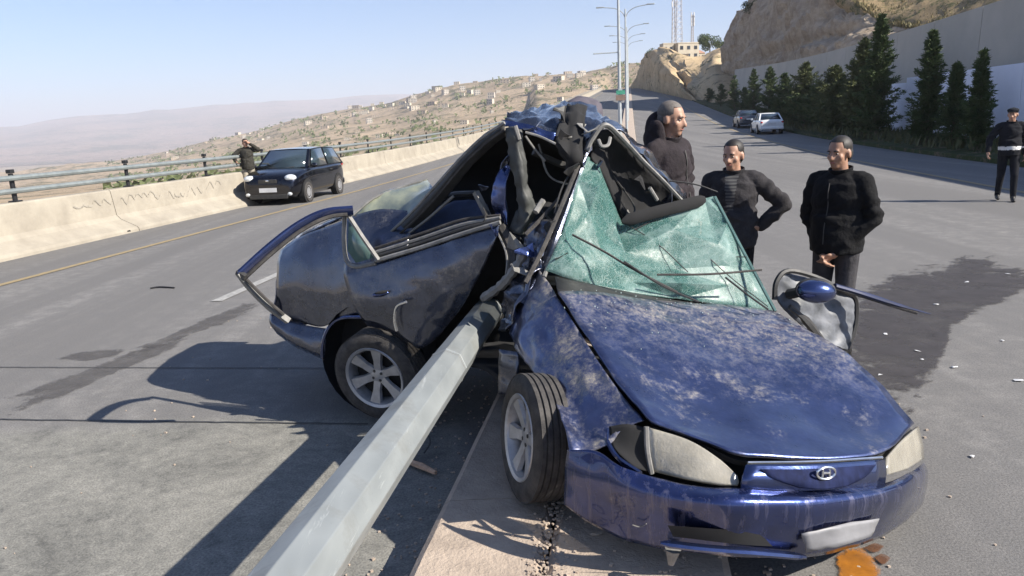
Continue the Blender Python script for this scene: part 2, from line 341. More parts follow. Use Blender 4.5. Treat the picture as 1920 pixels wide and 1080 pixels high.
for l in ([(1620, 1030), (1640, 1022), (1655, 1028), (1640, 1038)], [(1640, 1048), (1655, 1042), (1668, 1050), (1655, 1060)]): blotch('drip_stain', G4(l), M['brownstain'], .008, .1, 9)
b = MB()
for (x0, y0, x1, y1) in ((-30, 690, 640, 692), (-30, 788, 690, 797)):
    a, c = gr(x0, y0), gr(x1, y1); L = [a.lerp(c, i/40)+V((0, .012*noise.noise((i*.7, y0, 0)), .0075)) for i in range(41)]
    b.sheet([[p, p+V((0, .014, 0))] for p in L])
tag(b.build('tar_seam', M['seam']), kind='structure')
# median kerb: cast slabs with a crack and broken end
med = empty('median_kerb', rd(-.4, 3, 0), None, None); tag(med, kind='structure'); 
def med_block(y0, y1, o0=-.88, o1=.36, tilt=0.):
    b = MB(); n = 5; h = .18
    ts = [y0+(y1-y0)*i/n for i in range(n+1)]
    prof = [(o0, -.02), (o0, h-.02), (o0+.03, h), (o1-.03, h), (o1, h-.02), (o1, -.02)]
    rows = [[rd(o, t, z+tilt*(t-y0)+(.012*noise.noise((o*4, t*4, 2)) if z > .1 else 0)) for o, z in prof] for t in ts]
    b.sheet(rows); P = len(prof)
    b.add(rows[0], [tuple(range(P))]); b.add(rows[-1], [tuple(range(P))[::-1]])
    return b
edges = [-6, -4.2, -2.4, -.6, 1.2, 2.43, 3.15, 4.9, 6.7, 8.5, 10.4, 12.3, 14.2, 16.2, 18.2]
for a, c in zip(edges, edges[1:]):
    if 1.1 < a < 4.8:
        med_block(a+.004, c-.004, -.88, -.365).build('kerb_slab', M['kerb'], med, smooth=False); med_block(a+.004, c-.004, -.345, .36).build('kerb_slab', M['kerb'], med, smooth=False)
    else: med_block(a+.006, c-.006).build('kerb_slab', M['kerb'], med, smooth=False)
far = MB()
for a, c in zip([18.2, 24, 30, 36, 44, 52, 60, 70, 90, 120, 160, 220, 300], [24, 30, 36, 44, 52, 60, 70, 90, 120, 160, 220, 300, 340]):
    q = med_block(a, c); far.add(q.v, q.f)
far.build('far_kerb', M['kerb'], med, smooth=False)
# broken chips of slab and litter on the median and road
def chip(name, p, s, m, label, cat, rz=0., group=None, flat=.4):
    b = MB(); bm = bmesh.new(); r = random.Random(int(p[0]*991+p[1]*77))
    for _ in range(14): bm.verts.new((r.uniform(-1, 1)*s, r.uniform(-.7, .7)*s, r.uniform(0, 1)*s*flat))
    bmesh.ops.convex_hull(bm, input=bm.verts); 
    bmesh.ops.delete(bm, geom=[v for v in bm.verts if not v.link_faces], context='VERTS')
    me = bpy.data.meshes.new(name); bm.to_mesh(me); bm.free(); me.materials.append(m)
    o = bpy.data.objects.new(name, me); COL.objects.link(o); o.location = V(p); o.rotation_euler.z = rz; return tag(o, label, cat, group)
chip('concrete_chunk', gr(1290, 1062, .0)+V((0, 0, .165)), .10, M['rust'], 'brown broken chunk of kerb lying under the front lip of the bumper', 'rubble', .2)
chip('concrete_chunk', gr(1120, 1000, .18), .035, M['kerb'], 'pale crumb of concrete on the kerb beside the front bumper', 'rubble', 1)
for i, (px, py, s) in enumerate(((1812, 530, .05), (1660, 628, .045), (1755, 572, .05), (1790, 690, .045), (1822, 858, .035), (1720, 660, .04), (1910, 715, .05), (1650, 705, .04), (1730, 676, .03), (1890, 515, .05), (1700, 880, .02), (1880, 640, .03), (1600, 1010, .02))):
    chip('plastic_shard', gr(px, py)+V((0, 0, .007)), s*.6, M['plate'], 'small white shard of broken plastic scattered on the right carriageway', 'debris', i, 'white shards scattered on the road', .25)
rs = random.Random(5); b = MB()
for i in range(260):
    p = V((rs.uniform(.1, 1.2), rs.uniform(2.4, 3.2), 0)) if i < 120 else V((rs.uniform(-3, 3), rs.uniform(2.5, 9), 0)); o = p.x-K*p.y
    z = .185 if -.86 < o < .34 else .004; s = rs.uniform(.004, .012); b.box(p+V((0, 0, z)), (s, s*1.3, s*.7), Matrix.Rotation(rs.uniform(0, 3), 3, 'Z'))
for i in range(420):
    Y = rs.uniform(1.8, 3.3); o = -.355+rs.gauss(0, .035+.03*(i % 5 == 0)); s = rs.uniform(.004, .014); b.box(rd(o, Y, .183), (s, s*1.3, s*.8), Matrix.Rotation(rs.uniform(0, 3), 3, 'Z'))
for i in range(500):
    o = -.9-abs(rs.gauss(0, .25)) if i % 2 else .38+abs(rs.gauss(0, .5)); Y = rs.uniform(1.9, 7); s = rs.uniform(.004, .012); b.box(rd(o, Y, .004), (s, s*1.3, s*.8), Matrix.Rotation(rs.uniform(0, 3), 3, 'Z'))
tag(b.build('crumbs_of_glass_and_grit', M['kerb'], smooth=False), kind='stuff', label='grit and glass crumbs scattered around the wreck', cat=None)
b = MB(); b.tube([gr(760, 872)+V((0, 0, .03)), gr(790, 884)+V((0, 0, .035)), gr(818, 896)+V((0, 0, .03))], [.014, .02, .012], 6)
tag(b.build('wood_splinter', M['wood']), 'pale splinter of wood on the road under the fallen pole', 'debris')
b = MB(); b.tube(curve([gr(282, 542)+V((0, 0, .01)), gr(300, 540)+V((0, 0, .014)), gr(327, 541)+V((0, 0, .01))], 3), .011, 6)
tag(b.build('bent_trim_strip', M['black_metal']), 'thin dark bent strip lying alone in the left lane', 'debris')

# left parapet wall with pipe railing
BO = -10.72
wall = empty('parapet_wall', rd(BO, 12), 'long cream concrete parapet wall along the left edge of the road', 'wall')
YB = [-20, -5, 3, 8, 12, 16, 20, 24, 29, 35, 42, 50, 60, 75, 95, 120, 160, 220, 300]
prof = [(.16, -.05), (.15, .05), (.12, .1), (-.2, .27), (-.28, .36), (-.34, .87), (-.37, .90), (-.6, .90), (-.64, .87), (-.66, -.3)]
joints = [-20+6*i for i in range(18)]
for a, c in zip(joints, joints[1:]):
    b = MB(); ts = [a+.012+(c-a-.024)*i/2 for i in range(3)]
    rows = [[rd(BO+o, t, z) for o, z in prof] for t in ts]; b.sheet(rows)
    P = len(prof); b.add(rows[0], [tuple(range(P))]); b.add(rows[-1], [tuple(range(P))[::-1]])
    b.build('wall_panel', M['barrier'], wall, ang=20)
b = MB(); b.sheet([[rd(BO+o, t, z) for o, z in prof] for t in (82.01, 95, 120, 160, 220, 300)]); b.build('far_wall', M['barrier'], wall, ang=20)
# scribbled writing on the wall face: looping strokes like handwriting
b = MB(); rg = random.Random(11)
def scribble(Y0, Y1, zc, n, h):
    for k in range(n):
        y = Y0+(Y1-Y0)*(k+.1)/n; L = (Y1-Y0)/n*rg.uniform(.7, 1.2); pts = []
        kind = rg.randrange(4)
        for i in range(9):
            u = i/8; z = zc+h*({0: .5*sin(u*pi), 1: u*.9-.4, 2: -.3*sin(u*pi), 3: .35*sin(u*2*pi)}[kind]+.06*rg.uniform(-1, 1)); pts.append((y+u*L, z))
        P3 = [rd(BO-.28-.06*(z-.36)/.51+.012, t, z) for t, z in pts]
        b.sheet([[p, p+V((0, .015, .03))] for p in P3])
scribble(16.2, 17.6, .62, 6, .22); scribble(17.9, 19.3, .58, 6, .26); scribble(19.5, 20.2, .66, 3, .2); scribble(24.5, 26.5, .62, 6, .2); scribble(28, 30, .62, 5, .18); scribble(14.8, 15.9, .66, 4, .16)
b.build('scrawled_writing', M['graffiti'], wall)
rail = empty('pipe_railing', rd(BO-.5, 12, .9), 'grey two pipe railing on black posts along the top of the parapet', 'railing')
py = [13.7+3.13*i for i in range(-7, 24)]
for t in py:
    b = MB(); c = rd(BO-.49, t, .9)
    b.box(c+V((0, 0, .25)), (.05, .09, .52)); b.box(c+V((0, 0, .012)), (.16, .18, .03)); b.box(c+V((.03, 0, .2)), (.09, .13, .1)); b.box(c+V((.03, 0, .43)), (.09, .13, .1)); b.box(c+V((0, 0, .55)), (.09, .12, .07))
    b.build('post', M['black_metal'], rail, smooth=False, bevel=.008)
for z in (.2, .43):
    b = MB(); b.tube([rd(BO-.42, t, .9+z) for t in [-15]+py+[100, 130, 180, 240, 300]], .05, 8); b.build('pipe', M['grey_metal'], rail)
for px, py_, m, nm, lb in ((102, 440, 'paperorange', 'litter_scrap', 'small orange scrap at the foot of the parapet wall'), (241, 435, 'black_metal', 'litter_scrap', 'small dark scrap at the foot of the parapet wall')):
    chip(nm, gr(px, py_, .12), .05, M[m], lb, 'litter', 0, None, .8)

# right side: verge, walls, cliff
M['verge'] = hill_mat('verge_soil', (.16, .13, .09), (.10, .085, .06), (.045, .06, .025), 1.5, .4, .45)
M['wallgrey'] = mat('retaining_concrete', (.46, .425, .37), .92, 0, .12, .35, .25, bscale=8, col2=(.37, .345, .30))
M['wallwhite'] = mat('whitewash_sky_tint', (.74, .77, .88), .9, 0, .06, .5, .2, bscale=10)  # blue skylight on the shaded face is tinted into the white paint
def vz(Y): return zr(Y)
b = MB()
YV = [y for y in YS if y <= 300]
b.sheet([[rd(11.2+d, Y, z+(.06*noise.noise((d*2, Y, 0)) if d > .2 else 0)) for d, z in ((0, -.05), (.0, .15), (.16, .15), (.2, .12), (1.2, .2), (2.6, .3), (5.0, .5))] for Y in YV])
tag(b.build('verge', M['verge']), kind='structure')
b = MB(); rg = random.Random(3); bl = []
for i in range(5200):
    Y = 12+rg.random()**1.6*70; d = rg.uniform(.35, 3.4); p = rd(11.2+d, Y, .2+.06*d); h = rg.uniform(.08, .34)*(1 if rg.random() < .8 else 1.7); a = rg.uniform(0, 6.3); w = V((cos(a), sin(a), 0))*h*.14
    l = V((rg.uniform(-.4, .4), rg.uniform(-.4, .4), 1))*h; b.add([p-w, p+w, p+l], [(0, 1, 2)])
M['weeds'] = leaf_mat('weeds', (.035, .05, .018), (.12, .115, .05), .8)
tag(b.build('verge_grass', M['weeds'], smooth=False), 'dry grass and weeds along the verge below the trees', None, None, 'stuff')
# white wall in front (stepped top), grey wall behind
ww = empty('white_wall', rd(14.6, 32), 'whitewashed low wall with stepped top at the right behind the young conifers', 'wall')
for a, c, h in ((12, 16.2, 3.75), (16.2, 20.4, 3.7), (20.4, 24.6, 3.65), (24.6, 28.6, 3.62), (28.6, 32.6, 3.2), (32.6, 36.6, 3.2), (36.6, 40.6, 3.15), (40.6, 44.6, 2.9), (44.6, 48.6, 2.4)):
    b = MB(); 
    for t0 in (0,): 
        vs = [rd(14.6+o, t, z) for t in (a+.01, c-.01) for o, z in ((0, -.2), (0, h), (.3, h), (.3, -.2))]; b.add(vs, [(0, 1, 2, 3), (7, 6, 5, 4), (0, 4, 5, 1), (1, 5, 6, 2), (2, 6, 7, 3)])
    b.build('wall_panel', M['wallwhite'], ww, smooth=False, bevel=.02)
gw = empty('retaining_wall', rd(16, 40), 'tall grey concrete retaining wall at the foot of the cliff', 'wall')
tops = lambda Y: 6.1-max(0, (Y-30))*.012
jy = [8+5.5*i for i in range(21)]
for a, c in zip(jy, jy[1:]):
    b = MB(); vs = []
    for t in (a+.02, c-.02):
        for o, z in ((0, -.2), (.25, tops(t)), (.8, tops(t)), (.8, -.2)): vs.append(rd(15.8+o, t, z))
    b.add(vs, [(0, 1, 2, 3), (7, 6, 5, 4), (0, 4, 5, 1), (1, 5, 6, 2), (2, 6, 7, 3)]); b.build('wall_panel', M['wallgrey'], gw, smooth=False)
b = MB(); b.sheet([[rd(15.85+.25*(z > 0), t, z) for z in (-.2, 1)] for t in (8, 124)]); 
# cliff
M['cliff'] = None
def cliffmat():
    m, t, p = newmat('cut_rock')
    st = tex(t, .16, 8, .72, stretch=(.5, .5, 2.6, (RD(14), RD(-18), 0)), dist=.6); n = tex(t, .5, 9, .75); f = tex(t, 3, 6, .8)
    c = ramp(t, st, [(.3, (.32, .26, .19)), (.48, (.50, .41, .31)), (.62, (.40, .32, .235)), (.75, (.56, .47, .37))])
    c = mix(t, ramp(t, n, [(.45, 0.), (.68, .75)]), c, (.20, .145, .10)); c = mix(t, ramp(t, f, [(.55, 0.), (.8, .5)]), c, (.12, .09, .06))
    setin(t, p, 'Base Color', c); p.inputs['Roughness'].default_value = .95; p.inputs['Specular IOR Level'].default_value = .15
    bump(t, p, mth(t, 'ADD', n, mth(t, 'MULTIPLY', f, .4)), .9, .5); return m
M['cliff'] = cliffmat(); M['dryslope'] = hill_mat('dry_slope', (.34, .25, .14), (.22, .165, .095), (.075, .08, .035), .55, .12, .53)
cols = [(1352, 165, 155, 165, 120, 165), (1362, 150, 60, 150, 50, 158), (1385, 138, 22, 142, 10, 158), (1412, 126, -6, 132, -30, 150), (1445, 112, -60, 120, -90, 140), (1490, 98, -70, 108, -110, 130), (1540, 86, -40, 97, -110, 122),
        (1600, 74, 6, 86, -80, 114), (1660, 64, 48, 78, -70, 106), (1730, 55, 58, 70, -60, 98), (1800, 48, 55, 63, -60, 92), (1880, 41, 44, 55, -70, 84), (1960, 35, 34, 49, -80, 78), (2100, 29, 15, 42, -120, 70), (2350, 23, -20, 36, -200, 62)]
rows = [[] for _ in range(5)]
for px, Y0, ty, Y1, gy, Y2 in cols:
    pb = at(px, 300, Y0); pb.z = zr(Y0)+2.0; pt = at(px, ty, Y1); pg = at(px, gy, Y2)
    rows[0].append(pb); rows[1].append(pb.lerp(pt, .38)+V((-.6, 0, 0))); rows[2].append(pt.copy() if px < 1560 else pb.lerp(pt, .8)+V((-.3, 0, 0))); rows[3].append(pt+V((.3, .6, .2))); rows[4].append(pg)
def rough(g, amp, sc, sd):
    out = []
    for i, r in enumerate(g):
        o = []
        for j, p in enumerate(r):
            q = V((p.x, p.y, p.z*1.7))*sc+V((sd, 0, 0)); d = .7*noise.noise((p.z*.55+p.x*.02+.6*noise.noise(q*.7), p.y*.012, sd))+noise.noise(q)+.55*noise.noise(q*2.3)+.4*abs(noise.noise(q*5.1))+.2*noise.noise(q*11)
            e = min(1, i/4)*min(1, .12+j/22); o.append(p+V((-.8, -.5, .25))*amp*d*e)
        out.append(o)
    return out
b = MB(); b.sheet(rough(dense(rows[:4], 18, 0), 1.7, .11, 3)); tag(b.build('cliff', M['cliff'], ang=30), kind='structure')
b = MB(); b.sheet(rough(dense([[a+V((.5, 1, -2.5)) for a in rows[3][3:]], [a+V((0, .5, .05)) for a in rows[3][3:]], [a.lerp(c, .5)+V((0, 0, .5)) for a, c in zip(rows[3], rows[4])][3:], rows[4][3:]], 8), .6, .3, 8)); tag(b.build('cliff_top_slope', M['dryslope'], ang=60), kind='structure')
# tufts along the bench and cliff edge
b = MB(); rg = random.Random(8)
for i in range(2600):
    j = rg.uniform(6.5, 13); i0 = int(j); f = j-i0; e = rows[3][i0].lerp(rows[3][i0+1], f); u = rg.random()**2*.6; t = rows[4][i0].lerp(rows[4][i0+1], f); p = e.lerp(t, u)+V((0, 0, -.1))
    for k in range(3):
        h = rg.uniform(.2, .6); a = rg.uniform(0, 6.3); w = V((cos(a), sin(a), 0))*h*.25; l = V((rg.uniform(-.5, .5), rg.uniform(-.5, .5), 1))*h; b.add([p-w, p+w, p+l], [(0, 1, 2)])
tag(b.build('dry_grass', leaf_mat('dry_grass', (.08, .08, .03), (.30, .24, .12), .3), smooth=False), 'dry grass growing on top of the cliff', None, None, 'stuff')

# hills: the near left hillside, the knoll with the house, the far mountains, valley ground
M['hill'] = hill_mat('terraced_hillside', (.42, .325, .225), (.32, .245, .165), (.12, .115, .07), .03, .012, .53)
ridge = [(-400, 345), (0, 325), (130, 312), (240, 300), (330, 280), (400, 262), (470, 248), (560, 222), (640, 208), (740, 190), (830, 165), (880, 157), (960, 146), (1040, 140), (1100, 133), (1150, 124), (1200, 118), (1260, 110), (1330, 108), (1420, 112)]
def lerp_tab(tab, x):
    if x <= tab[0][0]: return tab[0][1]
    for (a, b_), (c, d) in zip(tab, tab[1:]):
        if x <= c: return b_+(d-b_)*(x-a)/(c-a)
    return tab[-1][1]
HD = [(-400, 1500), (240, 1500), (560, 1250), (860, 1000), (1150, 760), (1420, 600)]
def hill_pt(px, t):
    ry = lerp_tab(ridge, px)+2.0*noise.noise((px*.02, 0, 0)); R = lerp_tab(HD, px); r = ray(px, ry); az = math.atan2(r.x, r.y)
    den = sin(az)-K*cos(az); r0 = min(11.9/-den if den < -.02 else 900, R*.55); r0 = min(r0, 520)
    rr = r0+(R-r0)*t**1.4
    e = r.z/math.hypot(r.x, r.y); e0 = min(-.062, e-.035) if px < 1000 else min(-.03, e-.06)
    s = min(1, t/.98); z = EYE+rr*(e0+(e-e0)*s**1.05); z -= 9*max(0, 1-t/.06)*(0 if r0 < 100 else 0)
    if t < .1: zz = zr(rr*cos(az))-1.2; z = zz+(z-zz)*(t/.1)
    q = V((sin(az)*rr, cos(az)*rr, 0)); z += rr*.0042*min(1, t*4)*(noise.noise(q*.008)+.7*noise.noise(q*.02)+.4*noise.noise(q*.06))*(1 if t < .97 else .5)
    return V((q.x, q.y, z))
g = [[hill_pt(-400+1820*j/200, i/90) for j in range(201)] for i in range(91)]
g.append([V((p.x*1.3, p.y*1.3, p.z-60)) for p in g[-1]])
b = MB(); b.sheet(g); tag(b.build('hillside', M['hill'], ang=70), kind='structure')
def knoll():
    cols = [(1168, 215, 185, 420, 150), (1190, 212, 150, 330, 135), (1210, 215, 112, 290, 120), (1240, 200, 96, 260, 150), (1275, 190, 110, 235, 130), (1310, 190, 112, 230, 120), (1345, 190, 95, 225, 110), (1380, 190, 100, 220, 110), (1430, 190, 120, 210, 110), (1500, 190, 130, 210, 100)]
    base, m1, top, back = [], [], [], []
    for px, by, ty, Yt, Yb in cols:
        pb = at(px, by, Yb); pb.z = zr(Yb)-1; pb.x = max(pb.x, 11.8+K*Yb); pt = at(px, ty, Yt); base.append(pb); m1.append(pb.lerp(pt, .45)+V((0, 0, 2))); top.append(pt); back.append(pt+V((20, 120, -12)))
    return [base, m1, top, back]
M['knoll'] = hill_mat('sandy_cutting', (.55, .42, .26), (.40, .29, .17), (.09, .09, .045), .16, .05, .56)
b = MB(); b.sheet(rough(dense(knoll(), 8), 2.2, .07, 5)); tag(b.build('knoll', M['knoll'], ang=50), kind='structure')
M['mount'] = hill_mat('far_mountain', (.30, .22, .17), (.22, .165, .13), (.12, .11, .08), .0022, .0011, .52)
mr = [(-500, 246), (-200, 238), (0, 238), (90, 226), (180, 216), (300, 206), (420, 196), (520, 190), (600, 186), (680, 180), (780, 176), (900, 172), (1200, 165), (1500, 165), (2600, 165)]
g = []
for i in range(25):
    row = []
    for j in range(111):
        px = -500+3100*j/110; ry = lerp_tab(mr, px)+5*noise.noise((px*.011, 1, 0))+2.5*noise.noise((px*.04, 2, 0)); t = i/24; R = 7500; r = ray(px, ry); h = math.hypot(r.x, r.y); rr = R*(.45+.55*t); e = r.z/h
        z = -62+(EYE+R*e+62)*t**1.3; q = V((r.x/h*rr, r.y/h*rr, 0)); z += 38*min(1, t*2)*(1-t*.8)*(noise.noise(q*.0012)+.6*abs(noise.noise(q*.004))); row.append(V((q.x, q.y, z)))
    g.append(row)
b = MB(); b.sheet(g); tag(b.build('mountains', M['mount'], ang=80), kind='structure')
b = MB(); L = 16000; b.sheet([[V((x*L, y*L, -64)) for x in (-1, -.1, .1, 1)] for y in (-1, -.1, .1, 1)]); tag(b.build('ground', M['hill']), kind='structure')
# embankment shoulders so that the road never floats
b = MB(); b.sheet([[rd(o, Y, z) for o, z in ((-11.35, .0), (-12.2, -1.0), (-20, -9), (-90, -64.5))] for Y in (-45, 0, 20, 60, 110, 200, 300, 350)]); tag(b.build('embankment', M['hill']), kind='structure')
b = MB(); b.sheet([[rd(o, Y, z) for o, z in ((16.2, .5), (40, 1.), (160, -2))] for Y in (-45, 0, 20, 60, 110, 200, 300, 350)]); tag(b.build('upper_terrain', M['dryslope']), kind='structure')
# ------------------------------------------------------------------ the wrecked car: front half and rear half folded round the fallen pole
FO = V((.821, 3.338, .27)); FR = (Matrix.Rotation(-1.218, 3, 'Z') @ Matrix.Rotation(.084, 3, 'Y') @ Matrix.Rotation(-.239, 3, 'X'))
def fl(u, v, w): return FO+FR @ V((u, -v, w))            # front half: u forward, v towards the camera-left side, w up
def F(u, v, w, px, py): return at(px, py, fl(u, v, w).y)   # surveyed in the photograph at the depth of the body frame
def A(*l): return [at(*p) for p in l]
car = empty('wrecked_car', (0, 4, 0), 'crushed dark blue saloon car folded round a fallen lamp pole on the median kerb', 'car')
def lin(a, b_, n): return [a.lerp(b_, i/(n-1)) for i in range(n)]

# hood
hr = [
 [(-.46, .70, .62, 1046, 549), (-.47, .36, .67, 1140, 551), (-.47, 0, .68, 1243, 566), (-.46, -.36, .67, 1342, 574), (-.44, -.70, .62, 1446, 582)],
 [(-.22, .68, .60, 1087, 611), (-.22, .35, .65, 1186, 611), (-.22, 0, .66, 1290, 614), (-.22, -.35, .65, 1395, 615), (-.2, -.69, .60, 1508, 617)],
 [(.05, .66, .55, 1132, 680), (.05, .34, .60, 1240, 680), (.05, 0, .61, 1345, 677), (.05, -.34, .60, 1455, 670), (.06, -.67, .55, 1580, 659)],
 [(.28, .63, .50, 1180, 745), (.28, .32, .545, 1288, 750), (.30, 0, .555, 1405, 745), (.30, -.32, .545, 1520, 735), (.27, -.65, .50, 1648, 720)],
 [(.42, .60, .46, 1213, 782), (.50, .33, .49, 1310, 806), (.58, 0, .49, 1440, 812), (.55, -.32, .48, 1570, 806), (.42, -.62, .455, 1692, 772)],
 [(.44, .585, .44, 1222, 794), (.60, .36, .43, 1330, 830), (.735, .1, .42, 1420, 857), (.72, -.32, .42, 1640, 854), (.46, -.62, .43, 1713, 795)]]
hood = patch('hood', [[F(*p) for p in r] for r in hr], M['navy'], car, 8, .008, 3.2, 2, .012)
b = MB(); b.sheet(dense([[F(*p)+V((0, 0, -.035)) for p in r] for r in hr[-2:]], 4)); b.build('hood_frame', M['trim'], hood)
# front fender on the camera side
fr = [
 [(-.78, .66, .66, 1012, 505), (-.5, .695, .62, 1042, 552), (-.22, .675, .595, 1082, 615), (.05, .655, .545, 1126, 684), (.26, .63, .495, 1172, 748), (.40, .60, .45, 1208, 788)],
 [(-.8, .74, .60, 986, 545), (-.52, .78, .57, 1012, 585), (-.24, .78, .54, 1048, 645), (.02, .77, .49, 1092, 712), (.22, .75, .44, 1136, 768), (.36, .72, .39, 1164, 806)],
 [(-.8, .81, .48, 964, 590), (-.54, .84, .46, 980, 622), (-.28, .85, .43, 1014, 672), (-.02, .85, .38, 1054, 738), (.2, .84, .33, 1092, 798), (.34, .82, .28, 1138, 838)],
 [(-.82, .84, .36, 954, 618), (-.56, .87, .36, 964, 650), (-.32, .87, .34, 994, 690), (-.04, .88, .31, 1032, 738), (.2, .88, .24, 1056, 792), (.33, .87, .18, 1068, 850)]]
patch('front_fender', [[F(*p) for p in r] for r in fr], M['navy_dirty'], car, 8, .016, 5, 4, .006)
# fender and side on the far side
fr2 = [[fl(-.5, -.71, .60), fl(-.1, -.69, .56), (fl(.3, -.66, .48)), fl(.46, -.64, .42)], [fl(-.5, -.82, .45), fl(-.1, -.83, .42), fl(.25, -.81, .38), fl(.42, -.76, .32)], [fl(-.5, -.84, .2), fl(-.25, -.86, .33), fl(.1, -.86, .33), fl(.36, -.84, .12)]]
patch('front_fender', fr2, M['navy'], car, 6, .008, 4, 9)
# bumper
br = [
 [(.34, .87, .17, 1066, 843), (.44, .85, .19, 1118, 846), (.56, .80, .22, 1172, 878), (.70, .60, .24, 1290, 912), (.80, .42, .24, 1388, 917), (.85, .05, .22, 1530, 921), (.81, -.38, .22, 1655, 908), (.72, -.62, .24, 1702, 889), (.52, -.82, .24, 1731, 868)],
 [(.35, .88, .13, 1062, 872), (.46, .88, .14, 1114, 893), (.60, .84, .15, 1190, 920), (.76, .64, .165, 1300, 938), (.87, .42, .165, 1396, 943), (.91, .05, .165, 1540, 942), (.88, -.38, .16, 1660, 923), (.77, -.66, .16, 1712, 900), (.55, -.86, .16, 1738, 884)],
 [(.35, .875, .04, 1061, 910), (.46, .875, .05, 1122, 940), (.60, .83, .06, 1205, 964), (.75, .64, .06, 1312, 975), (.86, .42, .06, 1404, 980), (.90, .05, .06, 1545, 978), (.87, -.38, .06, 1660, 955), (.76, -.66, .06, 1711, 930), (.55, -.86, .06, 1736, 912)],
 [(.36, .85, -.08, 1060, 944), (.46, .84, -.09, 1116, 985), (.58, .78, -.1, 1190, 1016), (.72, .60, -.1, 1290, 1034), (.82, .40, -.1, 1400, 1042), (.85, .05, -.1, 1530, 1040), (.82, -.38, -.09, 1640, 1010), (.72, -.64, -.07, 1696, 975), (.53, -.83, -.05, 1728, 946)]]
bumper = patch('front_bumper', [[F(*p) for p in r] for r in br], M['bumper'], car, 8, .004, 4, 1, .012)
def qpatch(name, pts, m, parent=car, k=6, amp=0., sc=5., sd=0., th=.006):
    return patch(name, [[F(*p) for p in r] for r in pts], m, parent, k, amp, sc, sd, th)
# lower intake slot and the loose bright lip
b = MB(); b.sheet(dense([[F(.80, .55, .0, 1252, 985), F(.90, .3, .0, 1400, 995), F(.92, 0, .0, 1520, 995)], [F(.78, .55, -.06, 1262, 1006), F(.89, .3, -.06, 1400, 1022), F(.91, 0, -.06, 1512, 1026)]], 5)); b.build('intake_slot', M['lining'], bumper)
b = MB(); b.tube(curve([F(.80, .58, -.09, 1238, 1018), F(.86, .45, -.09, 1320, 1028), F(.92, .25, -.09, 1420, 1036), F(.93, .05, -.09, 1510, 1044)], 5), [.006]+[.017]*14+[.008], 8, up=(0, 0, 1), flat=.8); b.build('bumper_lip', M['navy_clean'], bumper)
for q_ in ((.93, -.02, .03, 1500, 968), (.93, -.2, .07, 1585, 955)): b = MB(); b.ell(F(*q_), (.005, .02, .006), R=FR); b.build('paint_chip', M['plate'], bumper)
b = MB(); b.tube(curve([F(.62, .80, .035, 1186, 984), F(.64, .78, .03, 1200, 988), F(.66, .76, .04, 1212, 982)], 3), .004, 5, flat=.4); b.build('scratch_mark', M['greytrim'], bumper)
b = MB(); b.tube([F(.78, .53, -.08, 1262, 1030), F(.78, .53, -.16, 1258, 1058)], [.03, .012], 7); b.build('broken_bracket', M['greytrim'], bumper)
# nose panel, grille recess, emblem, gap under the hood edge
qpatch('nose_panel', [[(.76, .40, .36, 1398, 872), (.83, .0, .36, 1530, 870), (.77, -.38, .36, 1657, 862)], [(.80, .41, .31, 1392, 895), (.87, .0, .30, 1530, 897), (.81, -.39, .30, 1660, 886)], [(.80, .42, .245, 1388, 919), (.86, .03, .225, 1530, 924), (.815, -.38, .225, 1657, 910)]], M['navy_clean'], th=.01)
qpatch('grille', [[(.82, .28, .345, 1425, 880), (.865, 0, .345, 1530, 879), (.82, -.30, .345, 1642, 871)], [(.855, .21, .30, 1452, 899), (.90, -.02, .29, 1540, 903), (.855, -.26, .30, 1624, 893)], [(.88, .10, .26, 1496, 914), (.91, -.02, .255, 1543, 917), (.88, -.15, .26, 1590, 911)]], M['grille'], th=.004)
b = MB(); c = F(.912, -.06, .32, 1549, 887); R = FR
ring = [c+R @ V((0, .044*cos(a), .024*sin(a))) for a in [2*pi*i/20 for i in range(21)]]; b.tube(ring, .0045, 6, caps=False)
for s in (-1, 1): b.tube([c+R @ V((0, s*.017+.005, -.015)), c+R @ V((0, s*.017-.005, .015))], .005, 6)
b.tube([c+R @ V((0, .02, .001)), c+R @ V((0, -.02, -.001))], .0045, 6); b.build('emblem', M['chrome'], car)
b = MB(); b.sheet(dense([[F(.42, .57, .40, 1226, 800), F(.62, .38, .38, 1335, 842), F(.74, .30, .375, 1400, 866), F(.78, -.0, .375, 1530, 864), F(.74, -.35, .375, 1655, 857)], [F(.38, .57, .35, 1226, 815), F(.6, .38, .34, 1335, 855), F(.72, .30, .355, 1400, 874), F(.76, -.0, .355, 1530, 873), F(.72, -.35, .355, 1655, 866)]], 6)); b.build('hood_gap', M['lining'], car)
b = MB(); b.tube(curve([F(.75, .30, .375, 1402, 868), F(.79, 0, .375, 1530, 866), F(.75, -.35, .375, 1654, 858)], 6), .006, 6); b.build('grille_bar', M['chrome'], car)
# headlights
def lamp(pts, sd):
    o = qpatch('headlight', pts, M['lampglass'], k=6, th=.012); return o
hl = lamp([[(.42, .63, .40, 1216, 802), (.55, .53, .39, 1290, 826), (.66, .46, .37, 1345, 860), (.75, .43, .345, 1383, 893)], [(.475, .66, .35, 1218, 845), (.605, .57, .33, 1290, 862), (.705, .49, .31, 1345, 886), (.762, .44, .30, 1385, 904)], [(.52, .69, .29, 1224, 884), (.65, .61, .265, 1285, 898), (.74, .52, .255, 1345, 908), (.77, .45, .265, 1383, 910)]], 1)
b = MB(); b.ell(F(.46, .56, .33, 1285, 862), (.02, .05, .04), R=FR); b.build('reflector', M['chrome'], hl)
qpatch('lamp_housing', [[(.36, .60, .39, 1222, 808), (.5, .48, .37, 1310, 842), (.68, .42, .35, 1380, 890)], [(.42, .64, .29, 1228, 878), (.56, .54, .27, 1300, 892), (.70, .42, .29, 1378, 904)]], M['chrome'], th=.004)
